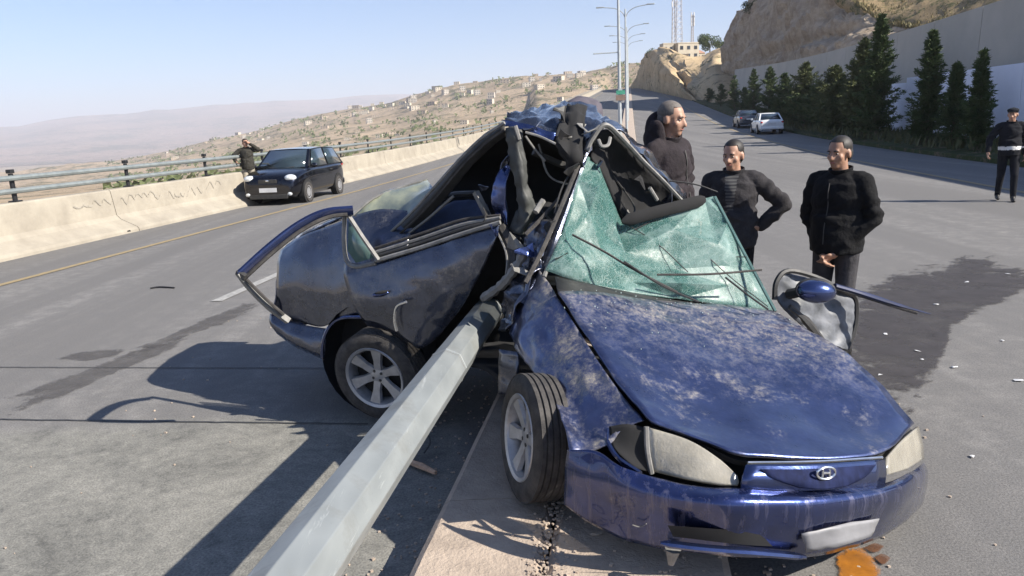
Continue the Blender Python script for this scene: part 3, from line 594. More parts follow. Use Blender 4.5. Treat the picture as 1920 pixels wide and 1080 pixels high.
b = MB(); b.tube(curve([F(.51, .69, .40, 1212, 800), F(.53, .7, .34, 1214, 845), F(.54, .70, .28, 1222, 888)], 4), .010, 6); b.build('lamp_edge', M['greytrim'], hl)
lamp([[(.74, -.42, .345, 1661, 858), (.62, -.56, .38, 1690, 826), (.46, -.66, .40, 1720, 800)], [(.78, -.42, .30, 1660, 875), (.66, -.62, .32, 1696, 858), (.50, -.74, .34, 1728, 832)], [(.79, -.42, .26, 1661, 891), (.68, -.64, .265, 1702, 878), (.52, -.80, .27, 1730, 860)]], 2)
qpatch('corner_lamp_hole', [[(.30, .78, .36, 1142, 800), (.36, .70, .36, 1175, 795), (.40, .64, .36, 1212, 802)], [(.34, .80, .29, 1146, 830), (.40, .74, .29, 1180, 845), (.44, .68, .3, 1215, 855)], [(.38, .82, .22, 1160, 852), (.46, .80, .22, 1190, 876), (.5, .70, .24, 1222, 886)]], M['lining'], th=.004)
b = MB(); b.tube(curve([F(.31, .82, .37, 1140, 802), F(.33, .84, .32, 1141, 830), F(.42, .85, .24, 1162, 862), F(.54, .80, .215, 1200, 888)], 5), [.004]*5+[.010]*6+[.012]*5, 6); b.build('bumper_flange', M['navy_clean'], bumper)
b = MB()
for p in ((.3, .7, .3, 1180, 820), (.32, .66, .28, 1195, 850)): b.ell(F(*p), (.03, .035, .025), 8, 6)
b.build('bulb_holder', M['trim'], car)
# hanging plate, crumpled
c = F(.95, -.16, -.02, 1572, 1000); 
b = MB(); b.sheet(dense([[F(.95, .05, .0, 1502, 1000), F(.97, -.15, .02, 1570, 985), F(.93, -.4, .02, 1648, 972)], [F(.95, .05, -.06, 1512, 1036), F(.98, -.15, -.05, 1580, 1022), F(.93, -.4, -.03, 1640, 1000)]], 5, .012, 8)); b.build('licence_plate', M['plategrey'], car, solid=.004)

# cowl and windscreen
qpatch('cowl_panel', [[(-.66, .6, .60, 1040, 520), (-.62, .0, .62, 1250, 562), (-.6, -.66, .60, 1455, 588)], [(-.47, .66, .60, 1046, 546), (-.47, .0, .64, 1245, 566), (-.45, -.68, .60, 1446, 584)]], M['trim'], th=.01)
topc = A((1098, 292, 4.22), (1122, 305, 4.25), (1146, 370, 4.28), (1166, 415, 4.30), (1240, 396, 4.36), (1318, 373, 4.44), (1340, 369, 4.48))
botc = [F(-.72, .66, .6, 1024, 505), F(-.68, .55, .62, 1060, 520), F(-.66, .4, .64, 1110, 535), F(-.64, .2, .65, 1180, 548), F(-.62, -.06, .65, 1272, 560), F(-.62, -.36, .64, 1368, 571), F(-.62, -.66, .60, 1452, 583)]
gw_ = [[t.lerp(b_, i/5)+V((0, -.05*sin(pi*i/5), -.02*sin(pi*i/5))) for t, b_ in zip(topc, botc)] for i in range(6)]
rg = random.Random(17); bw_ = MB()
for i in range(6):
    for j in range(7):
        e = 1 if 0 < i < 5 and 0 < j < 6 else .25; gw_[i][j] = gw_[i][j]+V((rg.uniform(-.03, .03), rg.uniform(-.065, .045), rg.uniform(-.02, .02)))*e
for i in range(5):                                   # laminated pane folded into facets
    for j in range(6):
        a, b_, c, d_ = gw_[i][j], gw_[i][j+1], gw_[i+1][j+1], gw_[i+1][j]
        tris = ((a, b_, c), (a, c, d_)) if (i+j) % 2 else ((a, b_, d_), (b_, c, d_))
        for q in tris:
            n_ = 5; ix = {}; vs = []
            for u in range(n_+1):
                for w in range(n_+1-u):
                    p = q[0]*(1-(u+w)/n_)+q[1]*(u/n_)+q[2]*(w/n_); ix[(u, w)] = len(vs); vs.append(p+V((0, -.9, .4))*.007*(noise.noise(p*14)+.5*noise.noise(p*33)))
            bw_.add(vs, [(ix[(u, w)], ix[(u+1, w)], ix[(u, w+1)]) for u in range(n_) for w in range(n_-u)]+[(ix[(u+1, w)], ix[(u+1, w+1)], ix[(u, w+1)]) for u in range(n_) for w in range(n_-u-1)])
ws = bw_.build('windscreen', M['shatter'], car, ang=50)
bm = bmesh.new(); bm.from_mesh(ws.data); bmesh.ops.remove_doubles(bm, verts=bm.verts, dist=.001); bmesh.ops.recalc_face_normals(bm, faces=bm.faces); bm.to_mesh(ws.data); bm.free()
ws.data.set_sharp_from_angle(angle=RD(22)); q_ = ws.modifiers.new('solid', 'SOLIDIFY'); q_.thickness = .005
b = MB(); b.tube(curve(A((1098, 292, 4.2), (1076, 345, 4.15), (1050, 415, 4.02), (1028, 495, 3.84), (1020, 520, 3.75)), 5), .012, 6); b.build('screen_edge', M['greytrim'], ws)
b = MB(); b.tube(curve(A((1340, 369, 4.46), (1385, 455, 4.28), (1425, 530, 4.1), (1454, 584, 3.98)), 5), .010, 6); b.build('screen_edge', M['quarterglass'], ws)
b = MB()
for l in (A((1165, 415, 4.26), (1230, 455, 4.15), (1290, 510, 4.02)), A((1310, 465, 4.2), (1370, 520, 4.1), (1440, 575, 3.95)), A((1330, 450, 4.3), (1355, 478, 4.25), (1400, 482, 4.2)), A((1190, 430, 4.22), (1300, 380, 4.38))): b.tube(curve(l, 5), .003, 5)
b.build('hanging_strip', M['trim'], ws)
def wiper(l, l2):
    b = MB(); b.tube(curve(A(*l), 5), .009, 6, flat=.6); o = b.build('wiper', M['trim'], car)
    b = MB(); b.tube(curve(A(*l2), 5), .006, 6); b.build('wiper_blade', M['rubber'], o)
wiper([(1310, 566, 3.72), (1240, 535, 3.72), (1170, 490, 3.74)], [(1073, 440, 3.85), (1130, 470, 3.8), (1190, 506, 3.74), (1270, 548, 3.72)])
wiper([(1440, 580, 3.85), (1405, 555, 3.86), (1360, 520, 3.92)], [(1232, 515, 3.86), (1330, 514, 3.88), (1428, 506, 3.95)])
b = MB(); b.tube(curve(A((1166, 416, 4.2), (1230, 398, 4.25), (1290, 383, 4.32), (1322, 374, 4.38)), 5), [.012]+[.036]*12+[.034, .03, .018], 8, flat=.45, up=(0, -1, 0)); b.build('sun_visor', M['lining'], car)
# A pillar on the camera side with its torn seal
b = MB(); b.tube(curve(A((1096, 288, 4.22), (1066, 372, 4.08), (1036, 455, 3.9), (1005, 525, 3.82), (975, 568, 3.75)), 6), .028, 8, flat=.6); b.build('windscreen_pillar', M['navy_grey'], car)
b = MB(); b.tube(curve(A((1088, 300, 4.16), (1050, 392, 4.0), (1016, 470, 3.84), (985, 530, 3.74)), 6), .013, 6); b.build('door_seal', M['rubber'], car)

# roof: tented, with the torn front edge folded over
patch('roof', [A((945, 232, 4.30), (990, 240, 4.26), (1040, 264, 4.2), (1088, 292, 4.2), (1112, 262, 4.22)), A((950, 224, 4.45), (998, 222, 4.45), (1050, 226, 4.4), (1092, 240, 4.4), (1130, 240, 4.35)), A((965, 216, 4.75), (1005, 207, 4.85), (1052, 197, 4.95), (1098, 203, 4.95), (1136, 232, 4.8)), A((975, 218, 5.3), (1010, 212, 5.5), (1052, 206, 5.6), (1100, 212, 5.6), (1150, 245, 5.3))], M['roofskin'], car, 7, .034, 6, 8, .008)
patch('roof_rail', [A((944, 226, 4.27), (985, 232, 4.22), (1042, 250, 4.17)), A((946, 236, 4.25), (985, 245, 4.2), (1040, 266, 4.15))], M['navy_clean'], car, 6, .012, 11, 3, .008)
patch('torn_headlining', [A((1056, 194, 4.5), (1078, 196, 4.45), (1100, 203, 4.45)), A((1050, 225, 4.3), (1075, 235, 4.25), (1095, 235, 4.27)), A((1042, 262, 4.12), (1066, 290, 4.1), (1090, 294, 4.14)), A((1050, 300, 4.2), (1070, 330, 4.2), (1090, 310, 4.2))], M['lining'], car, 6, .03, 9, 6, .006)
patch('roof_flap', [A((1108, 264, 4.2), (1135, 240, 4.22), (1168, 268, 4.3), (1205, 307, 4.42), (1245, 345, 4.52), (1280, 384, 4.6)), A((1112, 280, 4.25), (1135, 280, 4.32), (1160, 320, 4.42), (1195, 360, 4.5), (1235, 380, 4.56), (1272, 392, 4.6)), A((1110, 298, 4.22), (1132, 336, 4.3), (1152, 385, 4.4), (1180, 412, 4.45), (1225, 402, 4.5), (1265, 400, 4.58))], M['lining'], car, 6, .02, 6, 1, .01)
b = MB(); b.tube(curve(A((1100, 282, 4.16), (1112, 258, 4.17), (1135, 234, 4.18), (1168, 262, 4.24), (1205, 302, 4.36), (1245, 342, 4.46), (1284, 384, 4.56)), 6), .020, 8, flat=.7); b.build('roof_edge', M['greytrim'], car)
patch('roof_skin_fold', [A((1130, 228, 4.4), (1175, 258, 4.45), (1215, 298, 4.5), (1285, 376, 4.65)), A((1140, 222, 4.9), (1190, 262, 4.9), (1235, 310, 4.9), (1290, 380, 4.9))], M['roofskin'], car, 6, .03, 7, 5, .006)
b = MB(); b.tube(curve(A((1122, 262, 4.12), (1128, 274, 4.1), (1140, 272, 4.12), (1144, 258, 4.16)), 4), .010, 6); b.build('grab_handle', M['greytrim'], car)
for l, r, mm in (([(1218, 352, 4.35), (1232, 375, 4.38)], .012, 'greytrim'), ([(1160, 372, 4.5), (1178, 412, 4.45)], .03, 'trim'), ([(1205, 385, 4.6), (1215, 408, 4.55)], .04, 'trim')):
    b = MB(); b.tube(A(*l), r, 8); b.build('torn_bracket', M[mm], car)
# rear side roof rail and pillar
patch('rear_pillar', [A((945, 228, 4.30), (902, 258, 4.36), (858, 300, 4.44), (812, 352, 4.55), (768, 400, 4.66), (716, 450, 4.76)), A((946, 240, 4.25), (908, 268, 4.31), (868, 306, 4.39), (824, 358, 4.5), (782, 404, 4.61), (732, 450, 4.70)), A((950, 252, 4.30), (918, 278, 4.36), (882, 314, 4.42), (840, 366, 4.53), (796, 412, 4.62), (748, 450, 4.70))], M['trim'], car, 6, .005, 6, 2, .01)
for (w, l, m) in ((.010, [(946, 230, 4.22), (902, 260, 4.29), (858, 303, 4.36), (810, 356, 4.47), (766, 404, 4.58), (714, 452, 4.7)], 'greytrim'), (.007, [(946, 243, 4.2), (910, 270, 4.27), (870, 308, 4.35), (826, 361, 4.46), (784, 407, 4.57), (736, 450, 4.66)], 'rubber'), (.009, [(850, 368, 4.48), (800, 412, 4.58), (752, 448, 4.66)], 'greytrim')):
    b = MB(); b.tube(curve(A(*l), 6), w, 6); b.build('weather_strip', M[m], car)
# interior volume: headlining, seats, far side
b = MB(); b.sheet(dense([A((945, 236, 4.5), (1000, 250, 4.6), (1090, 290, 4.7), (1135, 245, 4.8)), A((850, 320, 5.3), (980, 300, 5.4), (1100, 310, 5.4), (1220, 320, 5.1)), A((760, 430, 5.35), (930, 420, 5.4), (1100, 420, 5.35), (1290, 400, 5.05)), A((740, 520, 5.1), (930, 540, 5.0), (1100, 560, 4.9), (1320, 480, 4.8))], 5, .03, 3)); b.build('cabin_lining', M['lining'], car, solid=.01)
patch('rear_seat', [A((775, 405, 4.95), (830, 385, 4.9), (900, 378, 4.8), (912, 400, 4.75)), A((770, 440, 4.85), (830, 420, 4.78), (900, 402, 4.7), (915, 420, 4.65)), A((770, 470, 4.75), (830, 460, 4.7), (900, 440, 4.6), (920, 440, 4.55))], M['seatcloth'], car, 6, .02, 5, 2, .03)
b = MB(); b.tube(curve(A((790, 420, 4.7), (805, 385, 4.72), (845, 366, 4.7), (892, 362, 4.65)), 5), .025, 8, flat=.7); b.build('window_surround', M['trim'], car)
b = MB(); b.tube(A((892, 360, 4.42), (906, 388, 4.38), (920, 415, 4.34)), .022, 4, up=(0, 1, 0)); b.build('window_post', M['greytrim'], car)
patch('centre_pillar', [A((948, 240, 4.22), (962, 238, 4.18), (976, 246, 4.2)), A((958, 292, 4.2), (972, 290, 4.15), (984, 296, 4.18)), A((966, 345, 4.18), (978, 342, 4.14), (990, 344, 4.18)), A((972, 385, 4.2), (986, 398, 4.14), (1003, 392, 4.18)), A((955, 430, 4.2), (975, 440, 4.15), (990, 430, 4.2))], mat('pillar_trim', (.045, .048, .046), .6, 0, .4, 12), car, 7, .016, 13, 7, .01)
patch('door_frame_shard', [A((944, 305, 4.3), (958, 312, 4.3)), A((926, 345, 4.28), (950, 350, 4.25)), A((922, 378, 4.28), (950, 390, 4.25)), A((930, 405, 4.28), (952, 425, 4.25))], M['navy_clean'], car, 6, .012, 12, 4, .008)
for l, r, m in (([(985, 255, 4.18), (1003, 280, 4.2), (1022, 302, 4.22)], .007, 'greytrim'), ([(966, 236, 4.16), (974, 262, 4.15)], .012, 'greytrim'), ([(985, 248, 4.16), (1012, 256, 4.15), (1042, 270, 4.12)], .007, 'greytrim'), ([(1018, 376, 4.1), (1004, 398, 4.05)], .018, 'greytrim'), ([(1048, 372, 4.12), (1015, 410, 4.05), (985, 440, 4.0)], .012, 'rubber'),
                ([(940, 425, 4.2), (960, 470, 4.1), (962, 520, 4.0)], .03, 'rubber'), ([(1085, 300, 4.3), (1060, 310, 4.35), (1000, 285, 4.3)], .02, 'trim'), ([(1064, 300, 4.2), (1075, 290, 4.18), (1088, 300, 4.18)], .016, 'greytrim')):
    b = MB(); b.tube(curve(A(*l), 5), r, 6); b.build('torn_strip', M[m], car)
rg = random.Random(31)
for i, (px, py, Y, s0) in enumerate(((1010, 232, 4.2, .10), (1046, 252, 4.14, .08), (1100, 256, 4.14, .09), (1126, 300, 4.2, .07), (1192, 336, 4.36, .08), (1246, 372, 4.5, .09), (912, 392, 4.22, .10), (950, 452, 4.05, .11), (1000, 470, 3.9, .10), (1022, 438, 3.95, .09), (960, 300, 4.18, .08), (1070, 330, 4.1, .08), (985, 512, 3.86, .10), (930, 420, 4.12, .07), (1040, 480, 3.82, .07), (898, 352, 4.34, .06), (1058, 216, 4.3, .09), (1092, 228, 4.24, .08))):
    c = at(px, py, Y); u = V((rg.uniform(-1, 1), rg.uniform(-.5, .2), rg.uniform(-1, 1))).normalized(); w = u.orthogonal().normalized(); w.rotate(Quaternion(u, rg.uniform(0, 6))); n = u.cross(w)
    pts = [[c+u*(a*s0)+w*((bb-.5)*s0*(.9-.75*a)*(1+.4*rg.uniform(-1, 1)))+n*s0*(.25*sin(a*3+i)+rg.uniform(-.07, .07)) for bb in (0, .5, 1)] for a in (0, .35, .7, 1)]
    b = MB(); b.sheet(pts); b.build('torn_sheet', M[('navy_grey', 'trim', 'greytrim', 'navy_clean', 'lining')[i % 5]], car, smooth=False, solid=.004)
for i, l in enumerate((A((960, 300, 4.3), (985, 360, 4.28), (1012, 392, 4.2), (1050, 430, 4.1)), A((1010, 270, 4.3), (1030, 330, 4.3), (1080, 350, 4.25)), A((1150, 330, 4.4), (1190, 390, 4.42), (1170, 410, 4.38)), A((930, 430, 4.15), (950, 480, 4.02), (945, 540, 3.98)), A((1085, 300, 4.2), (1055, 350, 4.1), (1040, 400, 4.0)))):
    b = MB(); b.tube(curve(l, 6), .006, 5); b.build('loose_cable', M['greytrim' if i % 2 else 'trim'], car)
# front seat and dashboard glimpsed inside
patch('front_seat', [A((985, 400, 4.6), (1020, 385, 4.6), (1055, 390, 4.6)), A((975, 440, 4.5), (1015, 430, 4.45), (1050, 440, 4.5)), A((970, 500, 4.4), (1010, 500, 4.35), (1040, 510, 4.4))], M['lining'], car, 5, .03, 5, 1, .05)
patch('dashboard', [[fl(-.72, .6, .58), fl(-.72, 0, .60), fl(-.72, -.6, .58)], [fl(-1.05, .55, .54), fl(-1.05, 0, .56), fl(-1.05, -.6, .54)], [fl(-1.1, .5, .2), fl(-1.1, 0, .2), fl(-1.1, -.6, .2)]], M['trim'], car, 5, .01, 5)
# crushed front door on the camera side
patch('front_door', [A((1000, 425, 4.1), (1040, 408, 4.0)), A((985, 455, 4.05), (1030, 452, 3.9)), A((972, 500, 4.0), (1012, 500, 3.82)), A((958, 545, 3.98), (992, 545, 3.76)), A((944, 585, 3.98), (968, 590, 3.72)), A((938, 620, 4.0), (956, 622, 3.74))], M['navy_grey'], car, 7, .035, 8, 6, .008)
patch('door_inner', [A((940, 424, 4.22), (965, 440, 4.15), (985, 460, 4.12)), A((905, 500, 4.45), (935, 510, 4.5), (965, 520, 4.5)), A((850, 580, 4.75), (890, 590, 4.8), (945, 580, 4.7)), A((785, 655, 4.6), (850, 650, 4.8), (935, 640, 4.7))], M['lining'], car, 6, .03, 6, 3, .01)
b = MB(); b.tube(curve(A((985, 470, 3.95), (965, 505, 3.95), (940, 535, 4.0), (905, 560, 4.1)), 5), [.03, .025, .03, .02]*4, 7); b.build('crumpled_reinforcement', M['greytrim'], car)
patch('fender_flap', [A((936, 655, 3.55), (975, 660, 3.5)), A((935, 700, 3.53), (974, 710, 3.48)), A((936, 738, 3.52), (972, 746, 3.47))], M['navy_grey'], car, 5, .012, 9, 2, .006)

# rear door with the peeled-back window frame
rdg = [
 A((646, 492, 4.52), (704, 494, 4.42), (790, 468, 4.32), (868, 442, 4.22), (938, 420, 4.14)),
 A((648, 522, 4.48), (716, 528, 4.37), (792, 506, 4.27), (864, 482, 4.18), (926, 458, 4.11)),
 A((660, 562, 4.44), (722, 568, 4.34), (785, 556, 4.26), (842, 540, 4.2), (898, 518, 4.15)),
 A((676, 590, 4.44), (732, 600, 4.36), (782, 602, 4.28), (828, 592, 4.24), (866, 575, 4.22)),
 A((690, 610, 4.46), (742, 622, 4.38), (768, 640, 4.32), (790, 652, 4.3), (826, 625, 4.28))]
rdoor = patch('rear_door', rdg, M['navy_grey'], car, 8, .008, 3.5, 5, .014)
b = MB(); b.ell(at(714, 551, 4.34), (.055, .02, .017), 12, 8, Matrix.Rotation(-.15, 3, 'Y')); b.build('handle', M['navy_clean'], rdoor)
b = MB(); b.ell(at(716, 548, 4.322), (.045, .012, .010), 12, 8, Matrix.Rotation(-.15, 3, 'Y')); b.build('handle_recess', M['lining'], rdoor)
b = MB(); b.tube(curve(A((762, 566, 4.22), (744, 575, 4.25), (740, 600, 4.28), (744, 620, 4.3)), 4), .009, 6); b.build('torn_edge', M['chrome'], rdoor)
for dy, r, m, dz in ((0, .013, 'greytrim', 0), (-9, .010, 'trim', .02), (-17, .011, 'greytrim', .04), (-26, .009, 'rubber', .06)):
    b = MB(); b.tube(curve(A((704, 489+dy*.9, 4.40+dz), (790, 464+dy, 4.30+dz), (868, 438+dy, 4.20+dz), (938, 417+dy*.5, 4.11+dz)), 5), r, 6); b.build('belt_moulding', M[m], rdoor)
b = MB(); b.add(A((654, 415, 4.50), (705, 482, 4.40), (668, 493, 4.47), (652, 470, 4.5)), [(0, 1, 2, 3)]); b.build('quarter_window', M['quarterglass'], rdoor, solid=.005)
b = MB(); b.tube(A((652, 402, 4.5), (680, 445, 4.44), (710, 488, 4.38)), .014, 4, up=(0, 1, 0)); b.tube(curve(A((646, 405, 4.52), (645, 450, 4.52), (650, 488, 4.5), (668, 500, 4.46), (704, 493, 4.4)), 4), .014, 6); b.build('window_divider', M['greytrim'], rdoor)
b = MB(); L = curve(A((662, 394, 4.48), (610, 400, 4.44), (560, 424, 4.38), (505, 466, 4.31), (450, 516, 4.25)), 6); b.tube(L, .030, 8, flat=.55, up=(0, 1, .3)); fo = b.build('window_frame', M['navy_clean'], rdoor)
b = MB(); b.tube([p+V((.022, -.01, -.022)) for p in L[2:]], .012, 6); b.build('frame_seal', M['rubber'], fo)
b = MB(); b.tube(curve(A((448, 512, 4.25), (470, 540, 4.27), (505, 575, 4.30), (541, 602, 4.34)), 5), .024, 4, up=(0, 1, 0)); b.build('frame_end', M['greytrim'], fo)
b = MB(); b.tube(curve(A((462, 524, 4.23), (500, 562, 4.26), (532, 590, 4.3)), 5), .010, 6); b.build('frame_seal', M['rubber'], fo)
b = MB(); b.tube(A((446, 510, 4.26), (462, 520, 4.24)), .022, 6); b.build('frame_corner', M['trim'], fo)

# rear quarter, trunk, rear glass, bumper
patch('rear_quarter', [
 A((528, 470, 5.10), (570, 442, 5.02), (622, 422, 4.92), (672, 402, 4.82), (722, 392, 4.78), (790, 400, 4.72)),
 A((520, 500, 5.02), (560, 482, 4.93), (608, 468, 4.84), (656, 452, 4.74), (704, 440, 4.66), (770, 440, 4.62)),
 A((519, 540, 4.98), (560, 540, 4.88), (606, 536, 4.78), (650, 532, 4.66), (700, 520, 4.56), (760, 500, 4.52)),
 A((524, 572, 5.00), (566, 580, 4.88), (608, 584, 4.78), (652, 582, 4.66), (690, 575, 4.58), (740, 560, 4.52)),
 A((532, 598, 5.02), (572, 606, 4.9), (606, 612, 4.8), (640, 596, 4.7), (688, 592, 4.62), (730, 590, 4.56))], M['navy_grey'], car, 7, .006, 3, 6, .008)
patch('rear_bumper', [A((507, 588, 5.04), (540, 602, 4.95), (575, 610, 4.87), (612, 616, 4.78)), A((506, 604, 5.0), (540, 624, 4.9), (575, 638, 4.82), (610, 648, 4.74)), A((518, 622, 5.0), (545, 640, 4.9), (578, 656, 4.82), (608, 668, 4.76)), A((530, 632, 5.1), (555, 650, 5.0), (585, 664, 4.92), (608, 672, 4.86))], M['navy_grey'], car, 6, .006, 6, 3, .008)
patch('trunk_lid', [A((528, 470, 5.10), (572, 440, 5.05), (624, 415, 4.98), (668, 400, 4.92)), A((560, 440, 5.6), (610, 418, 5.6), (650, 402, 5.55), (700, 392, 5.5)), A((600, 430, 6.1), (650, 415, 6.1), (690, 405, 6.05), (740, 395, 6.0))], M['navy_grey'], car, 6, .01, 4, 4, .01)
patch('trunk_back', [A((528, 470, 5.10), (545, 455, 5.6), (600, 430, 6.1)), A((519, 540, 5.0), (548, 520, 5.55), (605, 500, 6.05)), A((510, 600, 5.02), (545, 585, 5.5), (610, 560, 6.0)), A((530, 632, 5.1), (560, 615, 5.5), (620, 590, 5.9))], M['navy'], car, 6, .01, 4, 2, .008)
rg_ = patch('rear_window', [A((664, 402, 4.86), (700, 372, 4.92), (745, 355, 4.98), (800, 338, 5.0)), A((680, 420, 4.82), (718, 396, 4.82), (762, 372, 4.82), (812, 352, 4.75)), A((700, 452, 4.80), (728, 440, 4.76), (770, 402, 4.7), (820, 358, 4.62))], M['rearglass'], car, 6, .02, 4, 3, .005)
b = MB(); b.tube(curve(A((662, 403, 4.84), (700, 372, 4.9), (745, 354, 4.96), (802, 336, 4.98)), 5), .008, 6); b.build('glass_seal', M['greytrim'], rg_)
# floor pan, far side panels, wheel arches
b = MB()
b.sheet(dense([[fl(.55, .6, -.04), fl(.6, -.6, -.04)], [fl(-.2, .7, -.02), fl(-.2, -.7, -.02)], [fl(-.9, .7, 0), fl(-1.0, -.7, 0)], [V((-.35, 4.45, .42)), V((.75, 4.9, .25))], [V((-1.0, 4.85, .42)), V((-.2, 5.9, .3))], [V((-1.55, 5.15, .38)), V((-1.0, 6.2, .32))]], 4)); b.build('floor_pan', M['lining'], car, solid=.03)
fs = [[fl(-.5, -.80, .56), fl(-.9, -.80, .58), V((.9, 4.7, .88)), V((.35, 5.3, .95)), V((-.35, 5.85, .95)), at(600, 430, 6.1)], [fl(-.5, -.86, .3), fl(-.9, -.86, .32), V((.98, 4.75, .6)), V((.38, 5.4, .66)), V((-.33, 5.95, .66)), at(605, 500, 6.05)], [fl(-.5, -.83, .0), fl(-.9, -.83, .02), V((.92, 4.72, .25)), V((.35, 5.35, .3)), V((-.33, 5.9, .3)), at(620, 590, 5.9)]]
patch('far_side', fs, M['navy_grey'], car, 5, .02, 3, 2, .01)
rn = V((-.36, -.92, -.12)).normalized(); rc = at(715, 698, 4.50)
def basis(n, up=V((0, 0, 1))):
    n = n.normalized(); y = up.cross(n).normalized(); return Matrix((n, y, n.cross(y))).transposed()
b = MB(); b.lathe([(.02, -.22), (.36, -.22), (.385, -.05), (.375, .0)], rc+V((-.07, .1, .05)), basis(V((-.33, -.94, 0))), 28); b.build('wheel_arch', M['lining'], car)
b = MB(); b.lathe([(.02, -.14), (.31, -.14), (.325, .02)], fl(.0, .58, .03), basis(FR @ V((0, -1, 0))), 28); b.build('wheel_arch', M['lining'], car)
b = MB(); a0 = curve(A((604, 672, 4.74), (606, 640, 4.73), (618, 612, 4.72), (640, 596, 4.68), (690, 594, 4.56)), 5); b.tube(a0, .012, 6); b.build('arch_lip', M['navy_clean'], car)
def wheel(name, c, n, Rr=.29, Wd=.185, rim=.185, spokes=6, up=V((0, 0, 1)), spin=.2):
    B = basis(n, up); root = None; b = MB(); h = Wd/2
    prof = [(rim, -h*.9), (rim+.03, -h), (Rr-.03, -h*.97), (Rr-.006, -h*.78)]
    for i in range(5):
        a = -h*.7+i*h*.35
        prof += [(Rr, a-.010*1), (Rr, a+.010), (Rr-.009, a+.014), (Rr-.009, a+.02)] if i < 4 else [(Rr, a-.01), (Rr, a+.008)]
    prof += [(Rr-.006, h*.78), (Rr-.03, h*.97), (rim+.03, h), (rim+.004, h*.9), (rim-.008, h*.6), (rim-.008, -h*.9)]
    b.lathe(prof, c, B, 40); w = b.build(name, M['rubber'], car, ang=35)
    b = MB(); b.lathe([(rim-.01, -h*.8), (rim-.004, h*.72), (rim+.006, h*.92), (rim+.002, h*.98), (rim-.014, h*.90), (rim-.026, h*.5), (rim-.03, -h*.5)], c, B, 40)
    b.lathe([(0, h*.55), (.03, h*.55), (.052, h*.48), (.06, h*.3), (.06, 0)], c, B, 20)
    for i in range(spokes):
        a = 2*pi*i/spokes+spin; d = V((0, cos(a), sin(a))); t = V((0, -sin(a), cos(a))); vs = []
        for r_, wd, ax in ((.04, .030, h*.52), (.10, .028, h*.62), (rim-.012, .046, h*.80)):
            for q, x in ((-1, -.02), (-.8, 0), (.8, 0), (1, -.02)): vs.append(c+B @ (d*r_+t*wd*q+V((ax+x, 0, 0))))
        b.add(vs, [(j*4+k, j*4+k+1, (j+1)*4+k+1, (j+1)*4+k) for j in range(2) for k in range(3)])
    b.build('rim', M['alloy'], w, ang=30)
    b = MB(); b.lathe([(0, h*.1), (rim-.03, h*.05)], c, B, 24); b.build('brake_disc', M['lining'], w)
    for i in range(4):
        a = 2*pi*i/4+.5; bb = MB(); bb.lathe([(0, h*.58), (.009, h*.57), (.011, h*.45)], c+B @ V((0, .034*cos(a), .034*sin(a))), B, 8); bb.build('wheel_nut', M['trim'], w)
    return w
wheel('rear_wheel', rc, rn, .293, .19, .20, 6, spin=.35)
fc = at(1002, 819, 3.13); fn = V((-.945, -.30, .13))
wheel('front_wheel', fc, V((-.95, -.285, .13)), .285, .165, .19, 6)
wheel('front_wheel', fl(0, -.72, .05), FR @ V((.35, 1, 0)), .285, .19, .19, 6)
for l_ in ([fc, fl(0, .3, .05)], [rc, rc+V((.2, .5, .05))]): b = MB(); b.tube(l_, .04, 8); b.build('axle_stub', M['trim'], car)
# far door swung open with its mirror and bent frame
dd = patch('open_door', [A((1452, 530, 4.30), (1475, 512, 4.34), (1540, 530, 4.42), (1602, 556, 4.5)), A((1456, 556, 4.28), (1490, 550, 4.32), (1545, 565, 4.4), (1604, 590, 4.48)), A((1470, 580, 4.26), (1505, 585, 4.3), (1550, 600, 4.38), (1602, 612, 4.46)), A((1490, 600, 4.28), (1530, 620, 4.32), (1562, 640, 4.36), (1592, 640, 4.44)), A((1520, 622, 4.3), (1548, 640, 4.32), (1570, 652, 4.36), (1586, 656, 4.42))], mat('door_liner', (.17, .18, .205), .5, 0, .5, 7, col2=(.03, .033, .036)), car, 7, .018, 6, 2, .015)
b = MB(); b.tube(curve(A((1452, 562, 4.26), (1456, 528, 4.28), (1478, 508, 4.32), (1530, 520, 4.38), (1580, 545, 4.44), (1604, 560, 4.48), (1604, 610, 4.46), (1588, 655, 4.42)), 5), .016, 6); b.build('door_edge', M['trim'], dd)
b = MB(); L = curve(A((1565, 536, 4.36), (1620, 552, 4.36), (1690, 574, 4.3), (1745, 589, 4.24)), 6); b.tube(L, [.026]*10+[.022, .02, .018, .016, .013, .012, .009, .007, .004], 8, flat=.6, up=(0, 0, 1)); fo = b.build('bent_window_frame', M['frameblue'], dd)
b = MB(); b.tube([p+V((0, -.012, -.014)) for p in L[:-3]], .009, 6); b.build('frame_seal', M['rubber'], fo)
b = MB(); c = at(1530, 547, 4.16); b.ell(c, (.115, .07, .068), 18, 12, Matrix.Rotation(.15, 3, 'Y')); mi_ = b.build('door_mirror', M['navy_clean'], dd)
b = MB(); b.ell(c+V((.01, .03, .0)), (.12, .06, .074), 18, 12, Matrix.Rotation(.15, 3, 'Y')); b.build('mirror_rim', M['trim'], mi_)
b = MB(); b.tube([c+V((-.06, .03, .0)), at(1478, 552, 4.28)], .03, 6); b.build('mirror_arm', M['trim'], mi_)
b = MB(); b.tube(curve(A((1480, 575, 4.2), (1510, 600, 4.18), (1540, 640, 4.24)), 4), [.03]*4+[.05]*5, 7, flat=.5); b.build('torn_panel', M['trim'], dd)
for l in (A((1185, 355, 4.55), (1240, 340, 4.6), (1300, 345, 4.6), (1345, 360, 4.6)), A((800, 810, 4.1), (806, 830, 4.05), (795, 850, 4.0))): b = MB(); b.tube(curve(l, 5), .005, 5); b.build('loose_wire', M['trim'], car)

